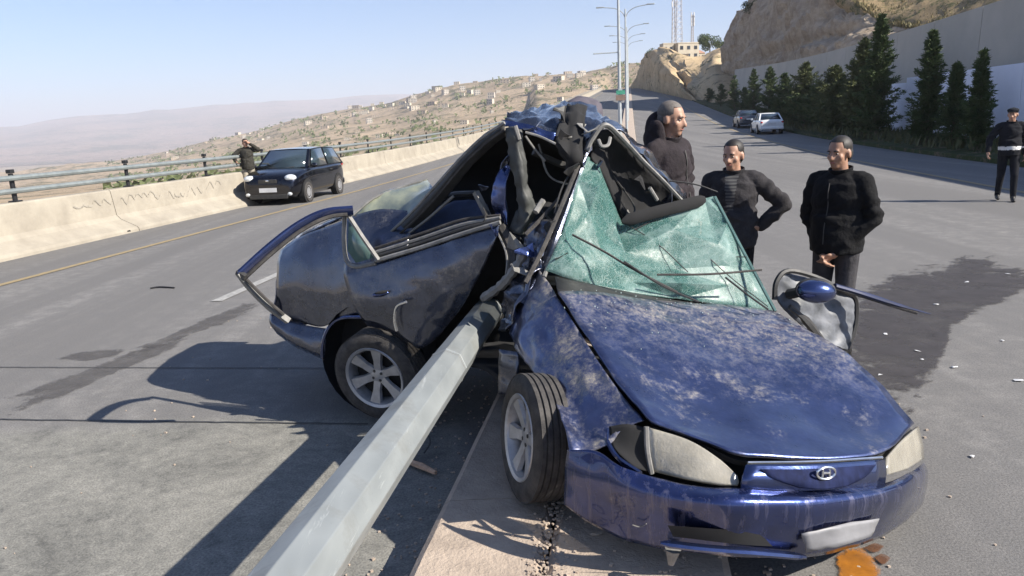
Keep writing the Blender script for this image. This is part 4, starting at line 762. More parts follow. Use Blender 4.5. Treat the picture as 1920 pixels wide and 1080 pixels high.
# crumbs of toughened glass lying on the cowl and the rear of the bonnet
b = MB(); rg = random.Random(12); gg = dense([[F(*p) for p in r] for r in hr], 8)
for i in range(110):
    r_ = min(len(gg)-1, int(abs(rg.gauss(0, 5)))); q = gg[r_][rg.randrange(len(gg[0]))]+V((rg.gauss(0, .02), rg.gauss(0, .02), .012)); s = rg.uniform(.002, .005); b.box(q, (s, s, s), Matrix.Rotation(rg.uniform(0, 3), 3, 'X'))
tag(b.build('glass_crumbs', M['glasscrumb'], car, smooth=False), kind='stuff')

# the fallen lamp pole: eight-sided tapered galvanised column lying into the car
pa, pb = at(905, 598, 4.42), at(557, 1080, 1.60)
d = (pb-pa).normalized()
pole = MB(); L = [pa-d*.75, pa, pa.lerp(pb, .33), pa.lerp(pb, .66), pb, pb+d*1.2, pb+d*3.0]
pole.tube(L, [.092]*7, 8, up=(0, 0, 1))
po = tag(pole.build('fallen_lamp_pole', M['galv'], smooth=False, bevel=.003), 'thick galvanised eight-sided lamp pole lying across the kerb into the crushed car', 'lamp pole')

b = MB(); c = at(775, 780, pa.lerp(pb, .37).y); c = pa+d*(c-pa).dot(d); b.tube([c-d*.008, c-d*.004, c+d*.004, c+d*.008], [.0915, .0945, .0945, .0915], 8, up=(0, 0, 1)); b.build('weld_seam', M['galv'], po, smooth=False)
b = MB(); b.tube([c+d*.03, c+d*.034], [.0927, .0927], 8, up=(0, 0, 1)); b.build('weld_seam', M['greytrim'], po, smooth=False)
# ------------------------------------------------------------------ other vehicles
def vehicle(name, loc, rz, label, body, spec, plate=True, wheelr=.29):
    root = empty(name, loc, label, 'car', None, rz)
    L, Wd, Hh = spec['L'], spec['W']/2, spec['H']; st = spec['st']; cab = spec['cab']
    b = MB(); rows = []
    for x, zl, zt, ws in st:
        w = Wd*ws; zm = zl+(zt-zl)*.45
        half = [(w*.86, zl), (w*.97, zl+.10), (w, zm), (w*.985, zt-.12), (w*.93, zt-.03), (w*.78, zt), (w*.4, zt+.025), (0, zt+.03)]
        rows.append([V((x, y, z)) for y, z in half]+[V((x, -y, z)) for y, z in half[-2::-1]])
    b.sheet(dense(rows, 2)); P = len(rows[0]); b.add(rows[0], [tuple(range(P))]); b.add(rows[-1], [tuple(range(P))[::-1]])
    bo = b.build('body', body, root, ang=50)
    xb0, xr0, xr1, xb1, zb = cab                       # windscreen foot, roof front, roof rear, rear glass foot, belt height
    def ring(x, z, w): return [V((x, w, z)), V((x, w*.5, z+.012)), V((x, 0, z+.018)), V((x, -w*.5, z+.012)), V((x, -w, z))]
    wr = Wd*.74; wb = Wd*.93; zr_ = Hh-.02
    top = [ring(xr0, zr_-.03, wr), ring((xr0+xr1)/2, zr_, wr), ring(xr1, zr_-.04, wr)]
    foot = [ring(xb0, zb, wb), ring((xb0+xb1)/2, zb, wb), ring(xb1, zb, wb)]
    b = MB(); b.sheet(dense(top, 3)); b.sheet([foot[0], top[0]]); b.sheet([top[2], foot[2]])
    for s in (0, 4): b.sheet([[foot[i][s] for i in range(3)], [top[i][s] for i in range(3)]])
    b.build('cabin', body, root, ang=35)
    def glassq(nm, q, sh=.10, out=.012):
        c = sum(q, V())/4; n = (q[1]-q[0]).cross(q[3]-q[0]).normalized(); n = n if n.dot(c-V((0, 0, .8))) > 0 else -n
        vs = [c+(p-c)*(1-sh)+n*out for p in q]; bb = MB(); bb.add(vs, [(0, 1, 2, 3)]); return bb.build(nm, M['glass'], root, solid=.008)
    glassq('windscreen', [foot[0][0], foot[0][4], top[0][4], top[0][0]], .11); glassq('rear_window', [foot[2][4], foot[2][0], top[2][0], top[2][4]], .14)
    xm = (xr0+xr1)/2+.05
    for s in (0, 4):
        sy = 1 if s == 0 else -1; F0, T0, T1, F1 = foot[0][s], top[0][s], top[2][s], foot[2][s]; Fm = V((xm, wb*sy, zb)); Tm = V((xm, wr*sy, zr_))
        glassq('side_window', [F0+(Fm-F0)*.1, Fm, Tm, T0], .12); glassq('side_window', [Fm, F1+(Fm-F1)*.1, T1, Tm], .12)
        bb = MB(); bb.ell((xb0-.22, sy*(Wd+.06), zb+.07), (.06, .10, .07)); bb.build('door_mirror', body, root)
        for xx in (spec['wx0'], spec['wx1']):
            bb = MB(); Bz = basis(V((0, sy, 0))); bb.lathe([(0, .0), (wheelr+.06, .0), (wheelr+.06, -.15)], (xx, sy*(Wd+.004), wheelr+.02), Bz, 22); bb.build('wheel_arch', M['lining'], root)
            bb = MB(); bb.lathe([(wheelr*.62, .02), (wheelr*.9, .03), (wheelr, -.01), (wheelr, -.19), (wheelr*.6, -.2)], (xx, sy*(Wd-.005), wheelr), Bz, 26); w_ = bb.build('wheel', M['rubber'], root)
            bb = MB(); bb.lathe([(0, .025), (.05, .025), (wheelr*.5, .005), (wheelr*.64, .02)], (xx, sy*(Wd-.005), wheelr), Bz, 20); bb.build('rim', M['alloy'], w_)
        bb = MB(); bb.box((xm-.1, sy*(Wd+.004), zb-.12), (.16, .025, .03)); bb.build('door_handle', M['trim'], root)
    xf, xr = st[0][0], st[-1][0]; zt0 = st[1][2]
    for sy in (1, -1):
        bb = MB(); bb.ell((xf-.17, sy*Wd*.70, spec['hz']), (.17, .17, .10), 14, 8, Matrix.Rotation(sy*.3, 3, 'Z')); bb.build('headlight', M['lampglassclear'], root)
        bb = MB(); bb.ell((xr+.05, sy*Wd*.80, spec['tz']), (.07, .10, .10 if spec.get('van') else .07), 12, 8); bb.build('tail_light', M['taillight'], root)
        bb = MB(); bb.ell((xf-.0, sy*Wd*.72, .30), (.03, .07, .05), 10, 6); bb.build('fog_lamp', M['lampglassclear'], root)
    bb = MB(); bb.box((xf+.012, 0, spec['hz']-.07), (.04, Wd*.62, .11)); g_ = bb.build('grille', M['trim'], root, bevel=.01)
    bb = MB(); bb.box((xf+.02, 0, .24), (.04, Wd*1.3, .12)); bb.build('lower_intake', M['trim'], root, bevel=.01)
    bb = MB(); bb.ell((xf+.035, 0, spec['hz']-.05), (.01, .05, .028)); bb.build('badge', M['chrome'], g_)
    for xx, s, nm in ((xf+.035, 1, 'licence_plate'), (xr-.03, -1, 'licence_plate')):
        bb = MB(); bb.box((xx, 0, .42 if s > 0 else spec['tz']-.08), (.012, .50, .115)); bb.build(nm, M['plate'], root)
    bb = MB(); bb.box((xr-.0, 0, .38), (.12, Wd*1.8, .18)); bb.build('rear_bumper', body, root, bevel=.04)
    for sy in (1, -1):
        bb = MB(); bb.tube([(xb0+.05, sy*.1, zb+.03), (xb0-.12, sy*.55, zb+.07)], .01, 5); bb.build('wiper', M['trim'], root)
    return root
M['lampglassclear'] = mat('clear_lamp', (.62, .64, .64), .1, .1, .25, 20, 0, .9); M['taillight'] = mat('tail_lamp_red', (.35, .02, .02), .2, 0, .2, 12, 0, .8)
hatch = dict(L=3.9, W=1.68, H=1.5, van=1, hz=.72, tz=.9, wx0=1.2, wx1=-1.2, cab=(.98, .30, -1.45, -1.86, .93), st=[(1.92, .26, .52, .72), (1.88, .22, .70, .84), (1.62, .2, .84, .95), (.95, .2, .95, 1.), (0, .2, .95, 1.), (-1.2, .2, .97, .99), (-1.78, .24, .98, .93), (-1.9, .32, .9, .86)])
sedan = dict(L=4.4, W=1.7, H=1.42, hz=.66, tz=.76, wx0=1.3, wx1=-1.25, cab=(.75, .1, -1.05, -1.65, .90), st=[(2.15, .3, .5, .74), (2.1, .24, .66, .86), (1.8, .2, .78, .95), (.8, .2, .9, 1.), (0, .2, .92, 1.), (-1.2, .2, .93, .99), (-1.9, .22, .92, .94), (-2.14, .3, .86, .88), (-2.18, .34, .6, .84)])
rdir = math.atan2(1, K)
M['kia'] = paint_navy('black_blue_paint', .06, 0, (.005, .006, .013)); M['whitecar'] = mat('white_car_paint', (.70, .71, .72), .3, 0, .06, 4, 0, .8); M['silver'] = mat('dark_car_paint', (.05, .055, .07), .3, .5, .1, 4, 0, .8)
vehicle('parked_car', rd(-9.92, 22.4, .0), rdir+pi+.02, 'dark navy hatchback parked against the parapet wall on the left, facing the camera', M['kia'], hatch)
pc = at(1437, 240, 54); pc.z = zr(54)
vehicle('parked_car', pc, rdir, 'white saloon parked by the verge under the conifers', M['whitecar'], sedan)
pc = at(1398, 235, 64); pc.z = zr(64)
vehicle('parked_car', pc, rdir, 'dark car parked just ahead of the white saloon', M['silver'], sedan)

# ------------------------------------------------------------------ lamp poles along the median
M['polegrey'] = mat('lamp_pole_grey', (.40, .43, .44), .5, .2, .12)
def lamp_pole(loc, label, first=False):
    r = empty('lamp_pole', loc, label, 'lamp pole', 'lamp poles along the median', rdir-pi/2)
    b = MB(); b.tube([(0, 0, 0), (0, 0, 5), (0, 0, 9.6)], [.11, .09, .06], 8); b.build('column', M['polegrey'], r)
    b = MB(); b.box((0, 0, .02), (.4, .4, .04)); b.build('base_plate', M['polegrey'], r)
    for s in (-1, 1):
        b = MB(); b.tube(curve([(0, 0, 8.9), (s*.25, 0, 9.35), (s*.8, 0, 9.68), (s*1.75, 0, 9.82)], 4), .035, 6); a = b.build('arm', M['polegrey'], r)
        b = MB(); b.box((s*2.0, 0, 9.84), (.62, .22, .09)); b.build('lantern', M['polegrey'], a, bevel=.03)
    return r
ds = ['nearest standing lamp pole with small green sign, behind the wreck', 'second lamp pole up the median, its double arm in view', 'third lamp pole up the median from the wreck', 'fourth lamp pole up the median from the wreck', 'fifth and smallest lamp pole up the median']
lp0 = None
for i, (Y, o) in enumerate(((44, -.6), (63, -.3), (82, -.26), (101, -.26), (121, -.26))):
    p = rd(o, Y, .16)
    if i == 0: p = at(1163, 260, 44); p.z = zr(44)+.1
    if lp0 is None: lp0 = lamp_pole(p, ds[0])
    else:
        c = copy_tree(lp0); c.location = p; c['label'] = ds[i]
p = at(1163, 178, 44)
s_ = empty('pole_sign', p, 'small green and brown plates strapped to the nearest standing lamp pole', 'sign')
b = MB(); b.box(p+V((0, -.14, .14)), (.5, .03, .22)); b.build('green_plate', mat('sign_green', (.05, .26, .17), .5), s_, smooth=False)
b = MB(); b.box(p+V((0, -.14, -.16)), (.56, .03, .3)); b.build('brown_plate', mat('sign_brown', (.20, .14, .11), .5), s_, smooth=False)
b = MB(); b.box(p+V((0, -.11, -.0)), (.22, .03, .7)); b.build('bracket', M['polegrey'], s_, smooth=False)
b = MB(); q = at(1134, 101, 44); b.tube([at(1112, 101, 44), at(1160, 98, 44)], .035, 6); tag(b.build('sign_arm', M['polegrey']), 'thin bare horizontal bar fixed to the left of the nearest lamp pole', 'bar')

# ------------------------------------------------------------------ conifers on the verge
M['needles'] = leaf_mat('needles', (.03, .054, .02), (.09, .125, .042), 1.1); M['needles2'] = leaf_mat('needles_olive', (.05, .07, .026), (.13, .145, .06), 1.4); M['bark'] = mat('bark', (.10, .075, .055), .9, 0, .4, 9, .5)
import numpy as np
def tri_mesh(name, C3, m, parent):                  # C3: (n, 3, 3) triangles in the parent's frame
    me = bpy.data.meshes.new(name); n = len(C3); me.vertices.add(n*3); me.vertices.foreach_set('co', C3.reshape(-1).astype('f')); me.loops.add(n*3); me.loops.foreach_set('vertex_index', np.arange(n*3, dtype='i')); me.polygons.add(n); me.polygons.foreach_set('loop_start', np.arange(0, n*3, 3, dtype='i')); me.update(); me.validate(); me.materials.append(m)
    o = bpy.data.objects.new(name, me); COL.objects.link(o); o.parent = parent; return o
def unit(a): return a/(np.linalg.norm(a, axis=1, keepdims=True)+1e-9)
def conifer(h, w, seed, m, label, loc, nb=150, fine=1., bushy=.0):
    r = empty('conifer_tree', loc, label, 'tree', 'conifers along the verge wall'); rg = random.Random(seed); R_ = np.random.RandomState(seed); t = MB(); o = V(loc); out = []
    t.tube([o+V((0, 0, -.2)), o+V((.03, 0, h*.5)), o+V((0, 0, h*.98))], [h*.018+.02, h*.012, .012], 7)
    for i in range(nb):
        u = rg.random()**.9; z = h*(.05+.94*u); prof = (1-u)**.8*(1-.3*max(0, .14-u)/.14)+.035
        L = w*prof*rg.uniform(.45, 1.25)*(1+.35*noise.noise((seed, u*7, i*.01))); a = rg.uniform(0, 2*pi); up = rg.uniform(-.05, .4)+.5*u
        d = V((cos(a), sin(a), up)).normalized(); base = V((0, 0, z)); tip = base+d*L+V((0, 0, .1*L))
        if i % 3 == 0: t.tube([o+base, o+base.lerp(tip, .55), o+tip], [.012+.01*prof, .01, .004], 4, caps=False)
        n = int((16+L*70)*fine); f = R_.uniform(.08, 1.04, (n, 1)); c = np.array(base)*(1-f)+np.array(tip)*f+R_.normal(0, 1, (n, 3))*np.array([1, 1, .7])*(.04+.11*L*(1.1-f))
        sz = R_.uniform(.09, .2, (n, 1))*(.75+.06*h)/fine**.4; x = unit(np.array(d)+R_.uniform(-.9, .9, (n, 3))*np.array([1, 1, .6])); y = unit(np.cross(x, R_.normal(0, 1, (n, 3))))
        out.append(np.stack([c-y*sz*.2, c+y*sz*.2, c+x*sz], 1))
    t.build('trunk', M['bark'], r); tri_mesh('crown', np.concatenate(out), m, r); return r
trees = [(1845, 12.6, 96, 30, 'n', 'narrow dark conifer at the far right of the row, beside the officer', 170), (1796, 12.9, 118, 28, 'n', 'shorter half of the pair of conifers before the white wall', 150), (1750, 12.5, 58, 36, 'n', 'taller spired half of the pair of conifers before the white wall', 190),
         (1655, 12.7, 26, 38, 'n', 'tallest conifer in the row, its spire rising over the cliff foot', 230), (1622, 12.6, 72, 46, 'o', 'olive green bushy conifer just left of the tallest one', 190), (1566, 12.6, 124, 44, 'o', 'broad olive conifer, third left of the tallest spire', 170),
         (1512, 12.6, 118, 38, 'o', 'pointed olive conifer behind the white saloon', 150), (1472, 12.7, 138, 26, 'n', 'slim dark conifer beyond the white saloon', 120), (1444, 12.6, 126, 22, 'n', 'tall slim conifer over the parked cars', 110), (1414, 12.6, 130, 18, 'n', 'slim spired conifer above the dark parked car', 100),
         (1378, 12.6, 142, 15, 'n', 'thin dark conifer left of the dark parked car', 80), (1352, 12.6, 158, 13, 'n', 'small conifer second from the far end of the row', 70), (1330, 12.6, 166, 12, 'n', 'smallest conifer at the far end of the row', 60),
         (1590, 13.4, 150, 44, 'n', 'low spreading dark conifer left of the olive bushy one', 150), (1540, 13.3, 160, 46, 'n', 'low dark conifer filling the row behind the standing man', 130), (1490, 13.3, 170, 34, 'n', 'low dark conifer right of the white saloon', 100), (1396, 13, 165, 18, 'n', 'low dark conifer right behind the dark parked car', 70)]
for i, (px, o, ty, hw, k, lb, nb) in enumerate(trees):
    r_ = ray(px, 220); q = r_.x/r_.y; Y = o/(q-K); top = at(px, ty, Y); z0 = zr(Y)+.22; x = top.x
    dd_ = math.hypot(x, Y); conifer(top.z-z0, hw*Y/1400*(1.05 if Y < 46 else 1.25), 40+i, M['needles'] if k == 'n' else M['needles2'], lb, (x, Y, z0), int(nb*1.5), 1.5 if Y < 40 else .9)

# ------------------------------------------------------------------ knoll: house, outbuildings, trees, masts
M['stucco'] = mat('cream_stucco', (.48, .43, .345), .9, 0, .12, .8); M['shade_glass'] = glass_dark('window_dark', (.03, .035, .045)); M['roofred'] = mat('roof_tile', (.36, .20, .14), .9, 0, .2, 2)
def house(name, c, d, label, rz=0., group=None, wins=(3, 2), roof='flat', m=None, simple=False):
    r = empty(name, (c.x, c.y, c.z), label, 'house', group); r.rotation_euler.z = rz; OFF[r.name] = V((0, 0, 0)); m = m or M['stucco']; w, dp, h = d
    b = MB(); b.box((0, 0, h/2-1), (w, dp, h+2)); b.build('wall', m, r, smooth=False)
    b = MB()
    if roof == 'flat': b.box((0, 0, h+.15), (w*1.04, dp*1.04, .3))
    else: b.add([(-w*.55, -dp*.55, h), (w*.55, -dp*.55, h), (w*.55, dp*.55, h), (-w*.55, dp*.55, h), (-w*.2, 0, h+dp*.28), (w*.2, 0, h+dp*.28)], [(0, 1, 5, 4), (1, 2, 5), (2, 3, 4, 5), (3, 0, 4), (0, 3, 2, 1)])
    b.build('roof', m if roof == 'flat' else M['roofred'], r, smooth=False)
    if not simple:
        for i in range(wins[0]):
            for j in range(wins[1]):
                bb = MB(); bb.box(((i+.5)/wins[0]*w-w/2, -dp/2, (j+.45)/wins[1]*h), (w/wins[0]*.42, .16, h/wins[1]*.45)); bb.build('window', M['shade_glass'], r, smooth=False)
    return r
Yh = 262
def onk(px, py, Y=Yh): return at(px, py, Y)
house('villa', onk(1284, 112), (7.5, 6, 5), 'white two storey villa on the knoll below the radio masts', .2)
house('villa', onk(1250, 101), (3.6, 4, 3.0), 'small cream house left of the villa on the knoll', .1, None, (2, 1))
house('villa', onk(1268, 120, 255), (6.5, 5, 2.6), 'long low cream block in front of the villa on the knoll', .15, None, (4, 1))
house('villa', onk(1310, 112, 266), (3, 4, 2.0), 'tan outbuilding right of the villa', .1, None, (2, 1), 'hip')
M['mast'] = mat('mast_steel', (.45, .44, .45), .6, .2, .1)
def mast(px, ptop, pbase, Y, w, label):
    p0 = at(px, pbase, Y); p1 = at(px, ptop, Y); h = p1.z-p0.z; r = empty('radio_mast', p0, label, 'mast', 'radio masts on the knoll'); n = 14
    def cnr(k, f): s = w*(1-.55*f)/2; return p0+V((s*(1 if k in (0, 3) else -1), s*(1 if k < 2 else -1), h*f-2*(f == 0)))
    for k in range(4):
        b = MB(); b.tube([cnr(k, 0), cnr(k, .5), cnr(k, 1)], .10, 4); b.build('leg', M['mast'], r)
    b = MB()
    for i in range(n):
        for k in range(4): b.tube([cnr(k, i/n), cnr((k+1) % 4, (i+1)/n)], .06, 3, caps=False); b.tube([cnr(k, (i+1)/n), cnr((k+1) % 4, (i+1)/n)], .06, 3, caps=False)
    tag(b.build('bracing', M['mast'], r, smooth=False), kind='stuff')
    for f in (.93, .82, .7):
        b = MB()
        b.tube([p0+V((w*.5, -.5, h*f)), p0+V((w*.5, -.5, h*f+1.8))], .22, 6); b.tube([p0+V((-w*.5, -.5, h*f)), p0+V((-w*.5, -.5, h*f+1.8))], .22, 6); tag(b.build('antenna_pair', M['plate'], r), kind='stuff')
mast(1263, -25, 100, 285, 1.3, 'tall thin radio mast, left one of the three on the knoll'); mast(1273, -60, 98, 275, 2.3, 'tallest and widest radio mast, in the middle of the three'); mast(1298, 28, 98, 290, 1.0, 'shortest radio mast, right of the other two')
def bush(name, p, w, h, seed, m, label, n=1500, trunk=True, cat='tree', group=None):
    r = empty(name, p, label, cat, group); rg = random.Random(seed); R_ = np.random.RandomState(seed); p = V(p); n *= 2; cs = np.array([(rg.uniform(-.6, .6)*w, rg.uniform(-.6, .6)*w, h*rg.uniform(.4, .85), rg.uniform(.3, .5)) for _ in range(7)])
    k = R_.randint(0, 7, n); v = unit(R_.normal(0, 1, (n, 3)))*R_.random_sample((n, 1))**.3*cs[k, 3:4]*np.array([w, w, h*.8]); c = cs[k, :3]+v; sz = R_.uniform(.05, .11, (n, 1))*w; x = unit(R_.normal(0, 1, (n, 3))); y = unit(np.cross(x, R_.normal(0, 1, (n, 3))))
    tri_mesh('crown', np.stack([c-y*sz*.5, c+y*sz*.5, c+x*sz], 1), m, r)
    if trunk: t = MB(); t.tube([p+V((0, 0, -.5)), p+V((0, 0, h*.5))], [w*.06, w*.03], 6); t.build('trunk', M['bark'], r)
bush('broad_tree', onk(1331, 101, 250), 4.2, 5.6, 1, M['needles'], 'dark green rounded tree right of the villa on the knoll')
bush('broad_tree', onk(1350, 96, 252), 2.2, 3, 4, M['needles'], 'small dark tree at the right edge of the knoll top')
bush('broad_tree', onk(1224, 118, 262), 3.0, 4.4, 2, M['needles'], 'dark tree left of the houses on the knoll')
bush('broad_tree', onk(1316, 128, 220), 3.6, 2.6, 3, M['needles2'], 'olive shrubby tree on the sandy slope below the villa')
bush('broad_tree', onk(1242, 108, 258), 1.6, 2.4, 5, M['needles'], 'small round tree beside the cream house on the knoll')
bush('cliff_shrub', at(1409, 30, 131), 1.7, 2.4, 6, M['needles'], 'dark shrub perched on the left edge of the cliff top', 700, True, 'shrub')
bush('cliff_shrub', at(1428, 8, 128), 1.0, 1.6, 7, M['needles'], 'smaller shrub just above the perched cliff shrub', 500, True, 'shrub')
# hillside town: houses and scattered dark trees on the terraces
rg = random.Random(21); wm = [M['stucco'], mat('pale_render', (.45, .41, .35), .9, 0, .1, .5), mat('tan_render', (.40, .33, .25), .9, 0, .1, .5)]
proto = []
for k in range(3):
    h_ = house('hillside_house', V((0, 0, -300)), [(14, 11, 7), (11, 10, 9), (18, 11, 6)][k], 'small pale house among the terraces of the far hillside', 0, 'houses on the far hillside', (3, 2), 'flat', wm[k]); proto.append(h_)
used = [False]*3
for i in range(100):
    px = rg.choice([rg.uniform(560, 1130), rg.uniform(700, 1140), rg.uniform(300, 900)]); t = rg.choice([rg.uniform(.55, .99), rg.uniform(.86, .995)]); p = hill_pt(px, t); k = rg.randrange(3)
    o = proto[k] if not used[k] else copy_tree(proto[k]); used[k] = True; s = rg.uniform(.3, .65)*(1 if t > .7 else .6); o.location = p; o.scale = (s, s, s); o.rotation_euler.z = rg.uniform(-.6, .6)
b = MB()
for i in range(2000):
    px = rg.uniform(200, 1230); t = rg.random()**.7*.985; p = hill_pt(px, t); s = rg.uniform(1.2, 3.2)*(.4+.8*t)
    if t < .16 or math.hypot(p.x, p.y) < 90: continue
    if noise.noise(p*.012) < -.05: continue
    for k in range(5):
        v = V((rg.gauss(0, .6), rg.gauss(0, .6), rg.uniform(0, 1.1)))*s; x = V((rg.gauss(0, 1), rg.gauss(0, 1), rg.gauss(0, 1))).normalized()*s; y = x.orthogonal()*.8; b.add([p+v-y*.5, p+v+y*.5, p+v+x], [(0, 1, 2)])
tag(b.build('hillside_scrub', M['needles2'], smooth=False), 'scattered dark scrub across the terraced hillside', None, None, 'stuff')
# pickup with a tarpaulin-covered load, half hidden behind the wreck
tk = rd(-2.0, 27.5); tr = empty('loaded_pickup', tk, 'white pickup with a dark tarpaulin over its high load, half hidden behind the wrecked roof', 'pickup')
def tp(x, y, z): return tk+V((x+K*y, y, z))
b = MB(); b.box(tk+V((0, .2, .95)), (1.75, 3.0, .55)); b.build('bed', M['whitecar'], tr, bevel=.04)
b = MB(); b.sheet([[tp(-.95, -1.3, 1.2), tp(-.9, -1.32, 1.75), tp(-.45, -1.3, 2.15), tp(.1, -1.28, 2.45), tp(.6, -1.26, 2.2), tp(.9, -1.3, 1.7), tp(.95, -1.3, 1.2)], [tp(-.95, .3, 1.2), tp(-.92, .3, 1.9), tp(-.5, .3, 2.4), tp(.1, .3, 2.75), tp(.7, .3, 2.6), tp(1.0, .3, 2.3), tp(.95, .3, 1.2)], [tp(-.95, 1.7, 1.2), tp(-.9, 1.7, 1.7), tp(-.5, 1.7, 2.1), tp(.1, 1.7, 2.3), tp(.6, 1.7, 2.3), tp(.9, 1.7, 1.9), tp(.95, 1.7, 1.2)]]); g_ = MB(); g_.sheet(dense([[v for v in b.v[i*7:i*7+7]] for i in range(3)], 5, .04, 2)); g_.add([b.v[k] for k in range(7)], [tuple(range(7))])
g_.build('tarpaulin', mat('tarpaulin_purple_grey', (.075, .065, .08), .75, 0, .3, 3), tr)
b = MB(); b.box(tk+V((.15, 2.4, 1.15)), (1.7, 1.5, 1.2), taper=.82); b.build('cab', M['whitecar'], tr, bevel=.08)
b = MB(); b.box(tk+V((.02, 1.63, 1.5)), (1.3, .03, .35)); b.build('rear_window', M['glass'], tr)
for sx in (-.8, .8):
    for yy in (-.6, 2.4):
        b = MB(); b.lathe([(.18, .1), (.3, .1), (.34, .04), (.34, -.1), (.2, -.12)], tk+V((sx+K*yy, yy, .34)), basis(V((1 if sx > 0 else -1, 0, 0))), 20); b.build('wheel', M['rubber'], tr)
    b = MB(); b.box(tk+V((sx*.95-.22, -1.32, .95)), (.16, .05, .3)); b.build('tail_light', M['taillight'], tr)
# ------------------------------------------------------------------ people
def remesh(name, b, vox, mats, zones, parent, smooth=4):
    """Fuse overlapping tapered limbs into one continuous skin and colour it by body region."""
    me = bpy.data.meshes.new(name); me.from_pydata(b.v, [], b.f); me.update(); o = bpy.data.objects.new(name, me); COL.objects.link(o)
    r = o.modifiers.new('r', 'REMESH'); r.mode = 'VOXEL'; r.voxel_size = vox
    s = o.modifiers.new('s', 'SMOOTH'); s.iterations = smooth; s.factor = .5
    dg = bpy.context.evaluated_depsgraph_get(); me2 = bpy.data.meshes.new_from_object(o.evaluated_get(dg)); o.modifiers.clear(); o.data = me2; bpy.data.meshes.remove(me); me2.name = name
    me2.materials.clear()
    for m in mats: me2.materials.append(m)
    if zones:
        C = np.empty(len(me2.polygons)*3); me2.polygons.foreach_get('center', C); me2.polygons.foreach_set('material_index', np.asarray(zones(C.reshape(-1, 3)), dtype='i'))
    me2.polygons.foreach_set('use_smooth', [True]*len(me2.polygons))
    if parent: o.parent = parent
    return o
def cap(b, p, q, r0, r1, n=12):
    p, q = V(p), V(q); d = q-p; L = d.length; d = d.normalized() if L > 1e-6 else V((0, 0, 1)); x = d.orthogonal().normalized(); y = d.cross(x); vs = []; prof = []
    for i in range(5): a = -pi/2+pi/2*i/4; prof.append((r0*cos(a), r0*sin(a)))
    for i in range(5): a = pi/2*i/4; prof.append((r1*cos(a), L+r1*sin(a)))
    prof[0] = (.0005, -r0); prof[-1] = (.0005, L+r1)
    for r, z in prof:
        for k in range(n): an = 2*pi*k/n; vs.append(p+d*z+(x*cos(an)+y*sin(an))*r)
    m = len(prof); b.add(vs, [(i*n+k, i*n+(k+1) % n, (i+1)*n+(k+1) % n, (i+1)*n+k) for i in range(m-1) for k in range(n)]+[tuple(range(n))[::-1], tuple((m-1)*n+k for k in range(n))])
def skinmat(name, c): 
    m, t, p = newmat(name); setin(t, p, 'Base Color', ramp(t, tex(t, 14, 4, .6), [(.3, tuple(x*.85 for x in c)), (.7, c)])); p.inputs['Roughness'].default_value = .55; p.inputs['Subsurface Weight'].default_value = .08; p.inputs['Subsurface Radius'].default_value = (.01, .004, .002); return m
M['skin'] = skinmat('skin', (.42, .24, .165)); M['skin2'] = skinmat('skin_tan', (.34, .19, .125))
M['hairblack'] = mat('hair_black', (.018, .015, .013), .6, 0, .4, 60); M['hairgrey'] = mat('hair_grey', (.12, .105, .095), .7, 0, .3, 60)
M['eyewhite'] = mat('eye_white', (.42, .38, .35), .3); M['iris'] = mat('iris_dark', (.03, .018, .012), .2); M['lips'] = mat('lips', (.33, .13, .11), .5)
M['shoe'] = mat('shoe_black', (.015, .014, .014), .5, 0, .3, 20)
def cloth(name, c, var=.35, sc=9, b_=.5): return mat(name, c, .92, 0, var, sc, b_, 0, .2, 26)
